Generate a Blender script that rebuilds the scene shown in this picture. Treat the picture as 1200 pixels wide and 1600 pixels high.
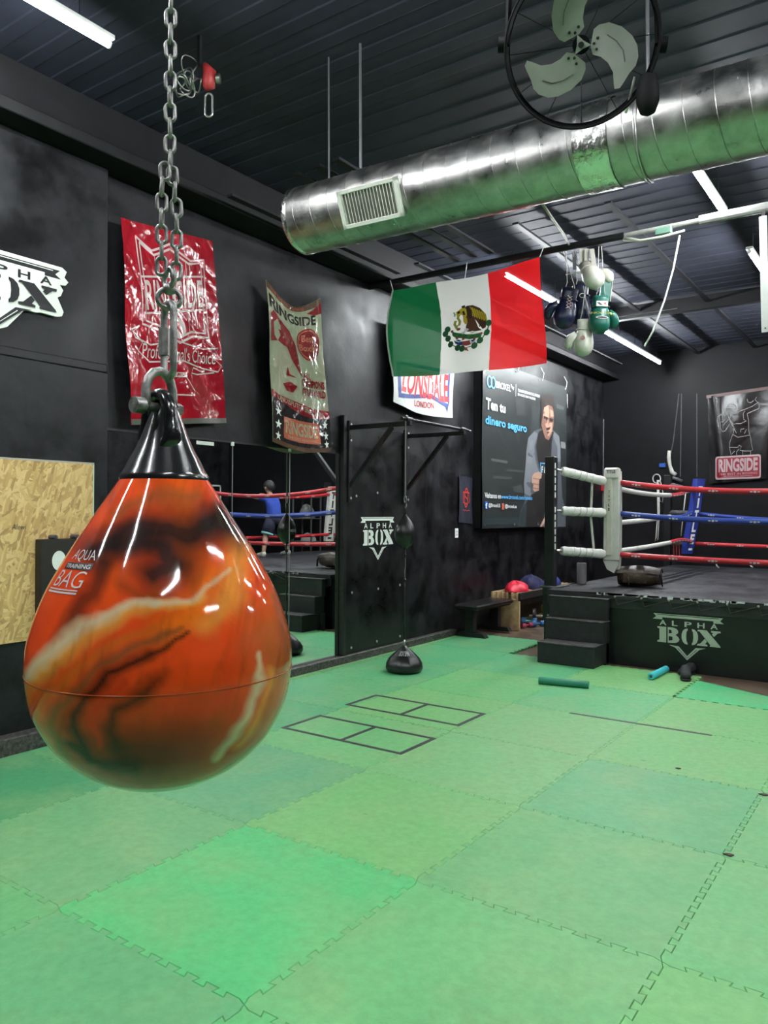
import bpy, bmesh, math, random
from math import sin, cos, pi, radians, sqrt
from mathutils import Vector, Matrix
from mathutils.geometry import tessellate_polygon
for o in list(bpy.data.objects): bpy.data.objects.remove(o)
random.seed(7)
SC = bpy.context.scene
COL = SC.collection

# ------------------------------------------------------------------ camera
FPX = 1208.3
YAW, ROLL = radians(35.05), radians(0.35)
CAM = Vector((1.737, -1.731, 1.540))
FW = Vector((-sin(YAW), cos(YAW), 0))
RT = Vector((cos(YAW), sin(YAW), 0)) * cos(ROLL) + Vector((0, 0, 1)) * sin(ROLL)
UP = RT.cross(FW)
cd = bpy.data.cameras.new('camera'); cam = bpy.data.objects.new('camera', cd); COL.objects.link(cam)
cd.sensor_fit = 'VERTICAL'; cd.sensor_height = 36; cd.lens = FPX * 36 / 1600
cd.clip_start = 0.05
cam.matrix_world = Matrix((( RT.x, UP.x, -FW.x, CAM.x), (RT.y, UP.y, -FW.y, CAM.y), (RT.z, UP.z, -FW.z, CAM.z), (0, 0, 0, 1)))
SC.camera = cam
# ------------------------------------------------------------------ world, exposure
W = bpy.data.worlds.new('world'); SC.world = W; W.use_nodes = True
W.node_tree.nodes['Background'].inputs[0].default_value = (0.55, 0.6, 0.7, 1)
W.node_tree.nodes['Background'].inputs[1].default_value = 0.02
SC.view_settings.view_transform = 'Standard'; SC.view_settings.look = 'None'
SC.view_settings.gamma = 1; SC.view_settings.use_curve_mapping = False
SC.view_settings.exposure = 2.6
TUBE_POWER = 42.0

# pixel -> point on a plane the thing touches
def ray(x, y): return FW + RT * ((x - 600) / FPX) + UP * ((800 - y) / FPX)
def onp(x, y, ax, v):
    d = ray(x, y); return CAM + d * ((v - CAM[ax]) / d[ax])
def gx(x, y, X): return onp(x, y, 0, X)
def gy(x, y, Y): return onp(x, y, 1, Y)
def gz(x, y, Z=0.0): return onp(x, y, 2, Z)
def at(x, y, d): return CAM + ray(x, y) * d

# ------------------------------------------------------------------ materials
MATS = {}
def srgb(r, g, b):
    f = lambda c: c / 12.92 if c <= .04045 else ((c + .055) / 1.055) ** 2.4
    return (f(r / 255), f(g / 255), f(b / 255), 1)
def mat(name, col, rough=.5, metal=0., var=0., vscale=6., bump=0., bscale=40., coat=0., emit=None, spec=.5, rvar=0., transp=0., col2=None, sheen=0., crinkle=0.):
    """principled material with noise variation of colour, gloss and relief"""
    if name in MATS: return MATS[name]
    m = bpy.data.materials.new(name); m.use_nodes = True
    nt = m.node_tree; N = nt.nodes; L = nt.links
    p = N['Principled BSDF']; p.inputs['Base Color'].default_value = col
    p.inputs['Roughness'].default_value = rough; p.inputs['Metallic'].default_value = metal
    p.inputs['Specular IOR Level'].default_value = spec; p.inputs['Coat Weight'].default_value = coat
    p.inputs['Coat Roughness'].default_value = .05
    if sheen: p.inputs['Sheen Weight'].default_value = sheen
    tc = N.new('ShaderNodeTexCoord')
    if var or rvar:
        n = N.new('ShaderNodeTexNoise'); n.inputs['Scale'].default_value = vscale; n.inputs['Detail'].default_value = 8; n.inputs['Roughness'].default_value = .65
        L.new(tc.outputs['Object'], n.inputs['Vector'])
        mx = N.new('ShaderNodeMix'); mx.data_type = 'RGBA'
        c2 = col2 or tuple(min(1, c * 2.2 + .004) for c in col[:3]) + (1,)
        c1 = tuple(c * (1 - var * .6) for c in col[:3]) + (1,)
        rp = N.new('ShaderNodeValToRGB'); rp.color_ramp.elements[0].position = .38; rp.color_ramp.elements[1].position = .72
        rp.color_ramp.elements[0].color = (0, 0, 0, 1); rp.color_ramp.elements[1].color = (var, var, var, 1)
        L.new(n.outputs['Fac'], rp.inputs['Fac'])
        mx.inputs[6].default_value = c1; mx.inputs[7].default_value = c2
        L.new(rp.outputs['Color'], mx.inputs[0]); L.new(mx.outputs[2], p.inputs['Base Color'])
        if rvar:
            mr = N.new('ShaderNodeMapRange'); mr.inputs[1].default_value = .3; mr.inputs[2].default_value = .7
            mr.inputs[3].default_value = max(.02, rough - rvar); mr.inputs[4].default_value = min(1, rough + rvar)
            L.new(n.outputs['Fac'], mr.inputs[0]); L.new(mr.outputs[0], p.inputs['Roughness'])
    if bump:
        n2 = N.new('ShaderNodeTexNoise'); n2.inputs['Scale'].default_value = bscale; n2.inputs['Detail'].default_value = 6
        L.new(tc.outputs['Object'], n2.inputs['Vector'])
        b = N.new('ShaderNodeBump'); b.inputs['Strength'].default_value = bump; b.inputs['Distance'].default_value = .01
        L.new(n2.outputs['Fac'], b.inputs['Height']); L.new(b.outputs[0], p.inputs['Normal'])
    if crinkle:     # sharp folds of stiff vinyl
        wp_ = N.new('ShaderNodeTexNoise'); wp_.inputs['Scale'].default_value = 3; L.new(tc.outputs['Object'], wp_.inputs['Vector'])
        ad_ = N.new('ShaderNodeMixRGB'); ad_.blend_type = 'ADD'; ad_.inputs[0].default_value = .5; st_ = N.new('ShaderNodeMapping'); st_.inputs['Scale'].default_value = (1, 1.3, .55); L.new(tc.outputs['Object'], st_.inputs[0]); L.new(st_.outputs[0], ad_.inputs[1]); L.new(wp_.outputs['Color'], ad_.inputs[2])
        vo = N.new('ShaderNodeTexVoronoi'); vo.feature = 'F1'; vo.inputs['Scale'].default_value = 5.5; L.new(ad_.outputs[0], vo.inputs['Vector'])
        vo2 = N.new('ShaderNodeTexVoronoi'); vo2.inputs['Scale'].default_value = 15; L.new(ad_.outputs[0], vo2.inputs['Vector'])
        sm = N.new('ShaderNodeMath'); sm.operation = 'MULTIPLY_ADD'; sm.inputs[1].default_value = .35; L.new(vo2.outputs['Distance'], sm.inputs[0]); L.new(vo.outputs['Distance'], sm.inputs[2])
        bb_ = N.new('ShaderNodeBump'); bb_.inputs['Strength'].default_value = crinkle; bb_.inputs['Distance'].default_value = .03
        L.new(sm.outputs[0], bb_.inputs['Height']); L.new(bb_.outputs[0], p.inputs['Normal'])
    if emit:
        p.inputs['Emission Color'].default_value = emit[0]; p.inputs['Emission Strength'].default_value = emit[1]
    if transp:      # thin woven cloth: a share of light goes straight through, some scatters through
        tr = N.new('ShaderNodeBsdfTransparent'); tl = N.new('ShaderNodeBsdfTranslucent')
        tl.inputs[0].default_value = col; tr.inputs[0].default_value = tuple(.35 + .65 * c for c in col[:3]) + (1,)
        a = N.new('ShaderNodeMixShader'); a.inputs[0].default_value = .5
        L.new(p.outputs[0], a.inputs[1]); L.new(tl.outputs[0], a.inputs[2])
        c = N.new('ShaderNodeMixShader'); c.inputs[0].default_value = transp
        L.new(a.outputs[0], c.inputs[1]); L.new(tr.outputs[0], c.inputs[2])
        L.new(c.outputs[0], N['Material Output'].inputs['Surface'])
    MATS[name] = m
    return m

M_WALL = mat("black_wall_paint", (.0060, .0060, .0072, 1), .42, var=.9, vscale=3.2, bump=.35, bscale=8, rvar=.14, spec=.3, col2=(.024, .024, .028, 1))
M_WALL2 = mat("black_board_paint", (.006, .0065, .007, 1), .36, var=.8, vscale=3.5, bump=.12, bscale=16, rvar=.12, spec=.35, col2=(.02, .021, .022, 1))
M_CEIL = mat("dark_ceiling_paint", (.029, .0325, .049, 1), .6, var=.3, vscale=2.0, spec=.3)
M_BLACK = mat('black_steel', (.012, .012, .013, 1), .35, var=.3, vscale=12, rvar=.1)
M_BEAM = mat("black_beam", (.005, .005, .006, 1), .6, var=.4, vscale=5, spec=.3)
M_PURLIN = mat("grey_purlin", (.018, .018, .022, 1), .5, var=.4, vscale=6, spec=.3)
M_WHITE = mat('white_paint', (.72, .74, .70, 1), .45, var=.12, vscale=10)
M_PRINTW = mat('white_print', (.74, .78, .72, 1), .5)
M_PRINTK = mat('black_print', (.012, .012, .014, 1), .4)
M_STEEL = mat('galvanized_steel', (.46, .45, .43, 1), .36, 1.0, var=.35, vscale=9, bump=.1, bscale=60, rvar=.12)
M_CHAIN = mat('dull_chain_steel', (.30, .295, .28, 1), .42, .8, var=.5, vscale=60, rvar=.12, bump=.1, bscale=200)
M_RUBBER = mat('black_rubber', (.010, .010, .011, 1), .2, coat=.5, var=.3, vscale=20)
M_BLKVINYL = mat('black_vinyl', (.012, .012, .012, 1), .28, var=.5, vscale=10, bump=.25, bscale=25)
M_CANVAS = mat('black_canvas', (.022, .022, .026, 1), .48, var=.75, vscale=3.2, rvar=.12, bump=.1, bscale=60)
M_STEP = mat('black_step_carpet', (.014, .016, .016, 1), .62, var=.5, vscale=9, bump=.2, bscale=120)
M_STEPTOP = mat('worn_step_top', (.060, .058, .056, 1), .6, var=.9, vscale=14, bump=.2, bscale=120)
M_PADW = mat('white_pad_vinyl', (.62, .63, .56, 1), .38, var=.25, vscale=7, bump=.15, bscale=12)
M_PADB = mat('blue_pad_vinyl', (.018, .035, .24, 1), .35, var=.2, vscale=7)
M_PADG = mat('grey_pad_vinyl', (.10, .10, .11, 1), .45, var=.3, vscale=9)
M_ROPER = mat('red_rope', (.55, .025, .035, 1), .35, var=.35, vscale=9, bump=.25, bscale=30)
M_ROPEB = mat('blue_rope', (.018, .05, .30, 1), .35, var=.3, vscale=9, bump=.25, bscale=30)
M_ROPEW = mat('white_rope', (.66, .66, .60, 1), .5, var=.25, vscale=10, bump=.3, bscale=30)
M_WOOD = mat('pale_pine', (.48, .33, .17, 1), .55, var=.4, vscale=8)
M_FLOOR = mat('brown_wood_floor', (.115, .078, .050, 1), .42, var=.55, vscale=5, bump=.15, bscale=30, rvar=.1)
M_TAPE = mat('black_floor_tape', (.030, .034, .034, 1), .55, var=.5, vscale=30)
M_PLASTW = mat('white_plastic', (.78, .78, .75, 1), .35)
M_MIRROR = mat('mirror_silver', (.86, .89, .87, 1), .006, 1.0)
M_TUBE = mat('lit_tube', (1, 1, 1, 1), .4, emit=((.93, .97, 1.0, 1), TUBE_POWER))

# ------------------------------------------------------------------ mesh tools
class G:
    """collects geometry: vertices, faces, material slot per face"""
    def __init__(s): s.v = []; s.f = []; s.m = []; s.slot = 0
    def add(s, vs, fs):
        o = len(s.v); s.v += [tuple(v) for v in vs]; s.f += [tuple(i + o for i in f) for f in fs]; s.m += [s.slot] * len(fs); return s
    def box(s, a, b, ch=0.):
        a, b = Vector(a), Vector(b); lo = Vector(map(min, a, b)); hi = Vector(map(max, a, b))
        bm = bmesh.new(); bmesh.ops.create_cube(bm, size=1)
        for v in bm.verts: v.co = Vector((lo[i] + (v.co[i] + .5) * (hi[i] - lo[i]) for i in range(3)))
        if ch: bmesh.ops.bevel(bm, geom=bm.edges[:], offset=ch, segments=1, affect='EDGES')
        bm.verts.index_update(); s.add([v.co for v in bm.verts], [[v.index for v in f.verts] for f in bm.faces]); bm.free(); return s
    def obox(s, c, ax, ay, az, sx, sy, sz, ch=0.):
        g = G().box((-sx / 2, -sy / 2, -sz / 2), (sx / 2, sy / 2, sz / 2), ch); c = Vector(c)
        return s.add([c + ax * v[0] + ay * v[1] + az * v[2] for v in g.v], g.f)
    def bar(s, p, q, w, h=None, upv=(0, 0, 1), ch=0.):
        p, q = Vector(p), Vector(q); d = (q - p); l = d.length; d.normalize(); u = Vector(upv)
        if abs(d.dot(u)) > .98: u = Vector((1, 0, 0))
        sd = d.cross(u).normalized(); u = sd.cross(d)
        return s.obox((p + q) / 2, d, sd, u, l, w, h or w, ch)
    def tube(s, pts, r, n=8, closed=False, caps=True, flat=1.0):
        pts = [Vector(p) for p in pts]; K = len(pts); rs = r if hasattr(r, '__len__') else [r] * K
        vs = []; fs = []; ref = None
        for i, p in enumerate(pts):
            if closed: t = pts[(i + 1) % K] - pts[i - 1]
            else: t = pts[min(i + 1, K - 1)] - pts[max(i - 1, 0)]
            t.normalize()
            if ref is None:
                ref = Vector((0, 0, 1)) if abs(t.z) < .9 else Vector((1, 0, 0))
            a = (ref - t * ref.dot(t)); a.normalize(); ref = a; b = t.cross(a)
            rr = rs[i]; ra, rb = rr if hasattr(rr, '__len__') else (rr, rr * flat)
            for k in range(n):
                th = 2 * pi * k / n; vs.append(p + a * (ra * cos(th)) + b * (rb * sin(th)))
        for i in range(K if closed else K - 1):
            j = (i + 1) % K
            for k in range(n):
                fs.append((i * n + k, i * n + (k + 1) % n, j * n + (k + 1) % n, j * n + k))
        if caps and not closed:
            fs.append(tuple(range(n - 1, -1, -1))); fs.append(tuple((K - 1) * n + k for k in range(n)))
        return s.add(vs, fs)
    def lathe(s, prof, n=32, c=(0, 0, 0), caps=True, wob=None):
        """prof: (radius, z) list"""
        vs = []; fs = []; c = Vector(c)
        for i, (r, z) in enumerate(prof):
            for k in range(n):
                th = 2 * pi * k / n; rr = r * (wob(th, z) if wob else 1); vs.append(c + Vector((rr * cos(th), rr * sin(th), z)))
        for i in range(len(prof) - 1):
            for k in range(n):
                fs.append((i * n + k, i * n + (k + 1) % n, (i + 1) * n + (k + 1) % n, (i + 1) * n + k))
        if caps:
            fs.append(tuple(range(n - 1, -1, -1))); fs.append(tuple((len(prof) - 1) * n + k for k in range(n)))
        return s.add(vs, fs)
    def grid(s, fn, nu, nv):
        vs = [fn(i / nu, j / nv) for j in range(nv + 1) for i in range(nu + 1)]
        fs = [(j * (nu + 1) + i, j * (nu + 1) + i + 1, (j + 1) * (nu + 1) + i + 1, (j + 1) * (nu + 1) + i) for j in range(nv) for i in range(nu)]
        return s.add(vs, fs)
    def prism(s, outline, fn, t0, t1):
        """outline: 2d points; fn(u,v,t)->3d"""
        n = len(outline); tri = tessellate_polygon([[Vector((p[0], p[1], 0)) for p in outline]])
        vs = [fn(p[0], p[1], t0) for p in outline] + [fn(p[0], p[1], t1) for p in outline]
        fs = [tuple(t) for t in tri] + [tuple(i + n for i in reversed(t)) for t in tri] + [(i, (i + 1) % n, n + (i + 1) % n, n + i) for i in range(n)]
        return s.add(vs, fs)
    def ball(s, c, r, n=12, sc=(1, 1, 1)):
        prof = [(r * sin(pi * (i + .02) / (n + .04)), -r * cos(pi * (i + .02) / (n + .04))) for i in range(n + 1)]
        g = G().lathe(prof, n * 2)
        return s.add([(c[0] + v[0] * sc[0], c[1] + v[1] * sc[1], c[2] + v[2] * sc[2]) for v in g.v], g.f)
def mk(name, g, m, parent=None, smooth=False, origin=None):
    """one mesh object; world-space vertices; m a material or list of materials"""
    me = bpy.data.meshes.new(name)
    off = Vector(origin) if origin is not None else Vector((0, 0, 0))
    if parent is not None: off = Vector(parent['_o']) if '_o' in parent else off
    me.from_pydata([Vector(v) - off for v in g.v], [], g.f)
    for q in (m if isinstance(m, (list, tuple)) else [m]): me.materials.append(q)
    me.polygons.foreach_set('material_index', g.m)
    bm = bmesh.new(); bm.from_mesh(me); bmesh.ops.recalc_face_normals(bm, faces=bm.faces[:]); bm.to_mesh(me); bm.free()
    if smooth:
        me.polygons.foreach_set('use_smooth', [True] * len(me.polygons))
        if smooth is not True: me.set_sharp_from_angle(angle=radians(smooth))
    me.update()
    o = bpy.data.objects.new(name, me); COL.objects.link(o)
    if parent is not None: o.parent = parent
    else:
        o.location = off; o['_o'] = tuple(off)
    return o
def sub(name, g, m, part, smooth=False):
    """sub-part: parent is itself a child part with no own offset"""
    top = part.parent; off = Vector(top['_o'])
    part['_o'] = tuple(off)
    return mk(name, g, m, part, smooth)
def thing(name, label, cat, loc=(0, 0, 0), group=None):
    o = bpy.data.objects.new(name, None); COL.objects.link(o); o.location = loc; o['_o'] = tuple(loc); o.empty_display_size = .1
    return tag(o, label, cat, group)
def tag(o, label, cat, group=None):
    o['label'] = label; o['category'] = cat
    if group: o['group'] = group
    return o
def struct(name, g, m, smooth=False):
    o = mk(name, g, m, None, smooth); o['kind'] = 'structure'; return o
def copy_tree(o, loc, label=None):
    c = o.copy(); COL.objects.link(c); c.location = loc; c['_o'] = tuple(loc)
    if label: c['label'] = label
    def rec(src, dst):
        for ch in src.children:
            k = ch.copy(); COL.objects.link(k); k.parent = dst; rec(ch, k)
    rec(o, c); return c

# ------------------------------------------------------------------ flat print tools (2-d shapes mapped on a surface)
def text2d(s, bold=.0, shear=0., space=1.0):
    cu = bpy.data.curves.new('t', 'FONT'); cu.body = s; cu.size = 1; cu.offset = bold; cu.shear = shear; cu.space_character = space; cu.resolution_u = 3; cu.fill_mode = 'FRONT'
    o = bpy.data.objects.new('t', cu); COL.objects.link(o)
    me = o.to_mesh(); vs = [(v.co.x, v.co.y) for v in me.vertices]; fs = [tuple(p.vertices) for p in me.polygons]; o.to_mesh_clear()
    bpy.data.objects.remove(o); bpy.data.curves.remove(cu)
    return vs, fs
class D:
    """print layer collector: shapes in (u,v), material slots, stacked by order"""
    def __init__(s, mats): s.mats = mats; s.items = []
    def poly(s, pts, k): s.items.append(([tuple(p) for p in pts], [tuple(t) for t in tessellate_polygon([[Vector((p[0], p[1], 0)) for p in pts]])], k)); return s
    def rect(s, a, b, c, d, k): return s.poly([(a, b), (c, b), (c, d), (a, d)], k)
    def ell(s, cx, cy, rx, ry, k, n=28): return s.poly([(cx + rx * cos(2 * pi * i / n), cy + ry * sin(2 * pi * i / n)) for i in range(n)], k)
    def ring(s, cx, cy, rx, ry, w, k, n=32): return s.line([(cx + rx * cos(2 * pi * i / n), cy + ry * sin(2 * pi * i / n)) for i in range(n + 1)], w, k)
    def line(s, pts, w, k):
        vs = []; fs = []; P = [Vector(p) for p in pts]
        for i, p in enumerate(P):
            t = P[min(i + 1, len(P) - 1)] - P[max(i - 1, 0)]
            if t.length < 1e-9: t = Vector((1, 0))
            t.normalize(); n = Vector((-t.y, t.x)) * w / 2; vs += [tuple(p + n), tuple(p - n)]
        for i in range(len(P) - 1): fs.append((2 * i, 2 * i + 1, 2 * i + 3, 2 * i + 2))
        s.items.append((vs, fs, k)); return s
    def text(s, t, box, k, bold=0., shear=0., space=1., warp=None):
        """box = u0,v0,u1,v1 the ink fills; negative direction allowed"""
        vs, fs = text2d(t, bold, shear, space)
        x0 = min(v[0] for v in vs); x1 = max(v[0] for v in vs); y0 = min(v[1] for v in vs); y1 = max(v[1] for v in vs)
        u0, v0, u1, v1 = box
        vs = [(u0 + (x - x0) / (x1 - x0) * (u1 - u0), v0 + (y - y0) / (y1 - y0) * (v1 - v0)) for x, y in vs]
        if warp: vs = [warp(*v) for v in vs]
        s.items.append((vs, fs, k)); return s
    def tquad(s, t, q, k, bold=0., shear=0., space=1.):
        """text filling a quad given BL,BR,TR,TL"""
        vs, fs = text2d(t, bold, shear, space)
        x0 = min(v[0] for v in vs); x1 = max(v[0] for v in vs); y0 = min(v[1] for v in vs); y1 = max(v[1] for v in vs)
        Q = [Vector(a) for a in q]; out = []
        for x, y in vs:
            a = (x - x0) / (x1 - x0); b = (y - y0) / (y1 - y0)
            out.append(tuple((Q[0] * (1 - a) + Q[1] * a) * (1 - b) + (Q[3] * (1 - a) + Q[2] * a) * b))
        s.items.append((out, fs, k)); return s
    def xf(s, fn):
        s.items = [([fn(*v) for v in vs], fs, k) for vs, fs, k in s.items]; return s
    def build(s, fn, step=None, e0=.0012, de=.0004):
        """fn(u,v,off)->point. step: cut along a grid so that the print follows a curved surface"""
        g = G()
        for n, (vs, fs, k) in enumerate(s.items):
            if step:
                bm = bmesh.new(); bv = [bm.verts.new((a, b, 0)) for a, b in vs]
                for f in fs:
                    try: bm.faces.new([bv[i] for i in f])
                    except ValueError: pass
                su, sv = step if hasattr(step, '__len__') else (step, step)
                for ax, st in ((0, su), (1, sv)):
                    lo = min(v[ax] for v in vs); hi = max(v[ax] for v in vs); c = (math.floor(lo / st) + 1) * st
                    while c < hi:
                        bmesh.ops.bisect_plane(bm, geom=bm.verts[:] + bm.edges[:] + bm.faces[:], plane_co=(c, 0, 0) if ax == 0 else (0, c, 0), plane_no=(1, 0, 0) if ax == 0 else (0, 1, 0)); c += st
                bm.verts.index_update(); vs2 = [(v.co.x, v.co.y) for v in bm.verts]; fs2 = [tuple(v.index for v in f.verts) for f in bm.faces]; bm.free()
            else: vs2, fs2 = vs, fs
            g.slot = k; off = e0 + n * de if de else e0
            g.add([fn(a, b, off) for a, b in vs2], fs2)
        return g
def alpha_box(d, k, kb):
    """the ALPHA BOX stencil emblem in a box -1..1 wide, 1.25 high at centre 0; k ink, kb ground"""
    # top ribbon
    d.poly([(-.98, .64), (.98, .64), (.90, .52), (1.0, .42), (.72, .42), (.72, .50), (-.72, .50), (-.72, .42), (-1.0, .42), (-.90, .52)], k)
    d.line([(-.86, .60), (.86, .60)], .022, kb)
    for i, ch in enumerate('ALPHA'): d.text(ch, (-.80 + i * .36, .20, -.80 + i * .36 + (.20 if ch != 'L' else .16), .40), k, .02)
    # B
    d.poly([(-.86, .14), (-.60, .14), (-.60, -.46), (-.86, -.46), (-.86, -.40), (-.80, -.38), (-.80, .06), (-.86, .08)], k)
    d.poly([(-.56, .14), (-.42, .14), (-.31, .10), (-.26, .02), (-.26, -.06), (-.33, -.14), (-.25, -.22), (-.22, -.30), (-.25, -.39), (-.34, -.45), (-.44, -.46), (-.56, -.46)], k)
    d.poly([(-.53, .05), (-.45, .03), (-.44, -.08), (-.53, -.10)], kb); d.poly([(-.53, -.20), (-.42, -.22), (-.42, -.35), (-.53, -.38)], kb)
    # O
    L = [(-.02, .15), (-.10, .12), (-.16, .04), (-.19, -.08), (-.19, -.24), (-.16, -.36), (-.10, -.44), (-.02, -.47), (-.02, -.40), (-.05, -.34), (-.06, -.16), (-.05, .02), (-.02, .08)]
    d.poly([(x + .03, y) for x, y in L], k); d.poly([(-x + .11, y) for x, y in L], k)
    # X
    d.poly([(.30, .14), (.54, .14), (.90, -.40), (.92, -.46), (.62, -.46), (.64, -.40), (.34, .08), (.28, .08)], k)
    d.poly([(.66, .14), (.92, .14), (.92, .08), (.84, .06), (.74, -.08), (.68, .00), (.72, .06), (.66, .08)], k)
    d.poly([(.28, -.46), (.56, -.46), (.56, -.40), (.50, -.38), (.55, -.28), (.49, -.18), (.36, -.38), (.28, -.40)], k)
    # V
    d.poly([(-.52, -.54), (-.24, -.56), (0, -.90), (.24, -.56), (.52, -.54), (.34, -.62), (0, -1.06), (-.34, -.62)], k)
    d.line([(-.27, -.63), (0, -.985), (.27, -.63)], .018, kb)
    return d

# =================================================================== ROOM
XL, XR, YB, YF, ZC = -3.16, 6.7, 12.3, -5.0, 4.42
floor = struct('floor', G().box((XL - .3, YF, -.14), (XR, YB + .2, -.022)), M_FLOOR)
g = G().box((XL - .12, 1.70, -.1), (XL, YB, ZC + .1)); wall_left = struct('wall_left', g, M_WALL)
# thicker stretch of the left wall that carries the OSB board: upper face, ledge, lower face
XP = -3.05
g = G().box((XL - .12, YF, -.1), (XP - .02, 1.66, 4.2), .004); g.box((XP - .06, YF, -.1), (XP, 1.655, 2.52), .006)
g.box((XP - .03, YF, 2.52), (XP - .005, 1.65, 2.58), .006)
struct('wall_leftfront', g, M_WALL)
mk('corner_channel', G().box((XL - .1, 1.66, 0), (XL + .0005, 1.70, 4.2)), M_BEAM, wall_left)
mk('panel_joint', G().box((XL - .01, 6.12, 0), (XL + .0006, 6.13, 2.35)).box((XL - .01, 5.75, 1.42), (XL + .0006, 6.12, 1.43)).box((XL - .01, 8.55, 0), (XL + .0006, 8.556, 1.3)), M_BEAM, wall_left)
struct('wall_back', G().box((XL - .12, YB, -.1), (XR, YB + .12, ZC + .1)), mat('dimmed_black_wall', (.0055, .0055, .007, 1), .55, var=.4, vscale=1.5, spec=.22))  # darkened copy of the wall paint: shade near the last lamp put into the colour
struct('wall_right', G().box((XR, YF, -.1), (XR + .12, YB, ZC + .1)), M_WALL)
struct('wall_front', G().box((XL - .12, YF - .12, -.1), (XR, YF, ZC + .1)), M_WALL)
# corrugated ceiling deck, ribs run along X
vs = []; fs = []; y = YF; prof = []
while y < YB:
    for dy, z in ((0, 0), (.09, 0), (.100, .006), (.220, .006)): prof.append((y + dy, ZC + z))
    y += .23
for (y, z) in prof: vs += [(XL - .1, y, z), (XR, y, z)]
fs = [(2 * i, 2 * i + 1, 2 * i + 3, 2 * i + 2) for i in range(len(prof) - 1)]
g = G().add(vs, fs); g.box((XL - .1, YF, ZC + .08), (XR, YB, ZC + .14)); struct('ceiling', g, M_CEIL)
# steel: wall ledge beam, cross beams along X, purlins along Y
struct('trim_1', G().box((XL, YF, 3.98), (XL + .30, YB, 4.06), .006).box((XL, YF, 4.06), (XL + .10, YB, ZC)), M_BEAM)
n = 2
for (y0, y1, z0) in ((8.9, 9.0, 4.22), (-1.2, -1.05, 4.2)):
    struct('trim_%d' % n, G().box((XL, y0, z0), (XR, y1, z0 + .03)).box((XL, (y0 + y1) / 2 - .03, z0 + .03), (XR, (y0 + y1) / 2 + .03, ZC - .02)), M_BEAM); n += 1
struct('trim_%d' % n, G().tube([(XL, 4.95, 3.95), (-.42, 4.95, 3.95)], .032, 10), M_BEAM); n += 1
struct('trim_%d' % n, G().tube([(-.42, 4.95, 3.95), (.2, 4.95, 3.95)], .022, 10).tube([(.2, 4.95, 3.95), (XR, 4.95, 3.95)], .040, 12), mat('white_conduit', (.20, .20, .19, 1), .45, var=.3)); n += 1
for x, y0, y1, zb in ((-2.72, 2.5, 4.86, 3.99), (-2.03, 2.5, 4.86, 3.99), (-1.84, 2.5, 4.86, 4.0), (-1.66, 2.5, 4.86, 4.0), (-2.62, 5.04, 11.6, 4.12), (-1.5, 5.04, YB, 4.30), (-.6, 5.04, YB, 4.30), (1.0, 5.04, YB, 4.3)):
    struct('trim_%d' % n, G().box((x - .03, y0, zb), (x + .03, y1, zb + .02)), M_PURLIN); n += 1
# base ledge under the mirrors and along the board
g = G().box((XL, 1.70, -.02), (XL + .075, 6.75, .075), .006); o = struct('baseboard_left', g, mat('scuffed_black_wood', (.016, .016, .016, 1), .5, var=.8, vscale=40, col2=(.16, .15, .13, 1)))
g = G().box((XP - .02, YF, -.02), (XP + .10, 1.66, .11), .008); o = struct('baseboard_leftfront', g, MATS['scuffed_black_wood'])

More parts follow.
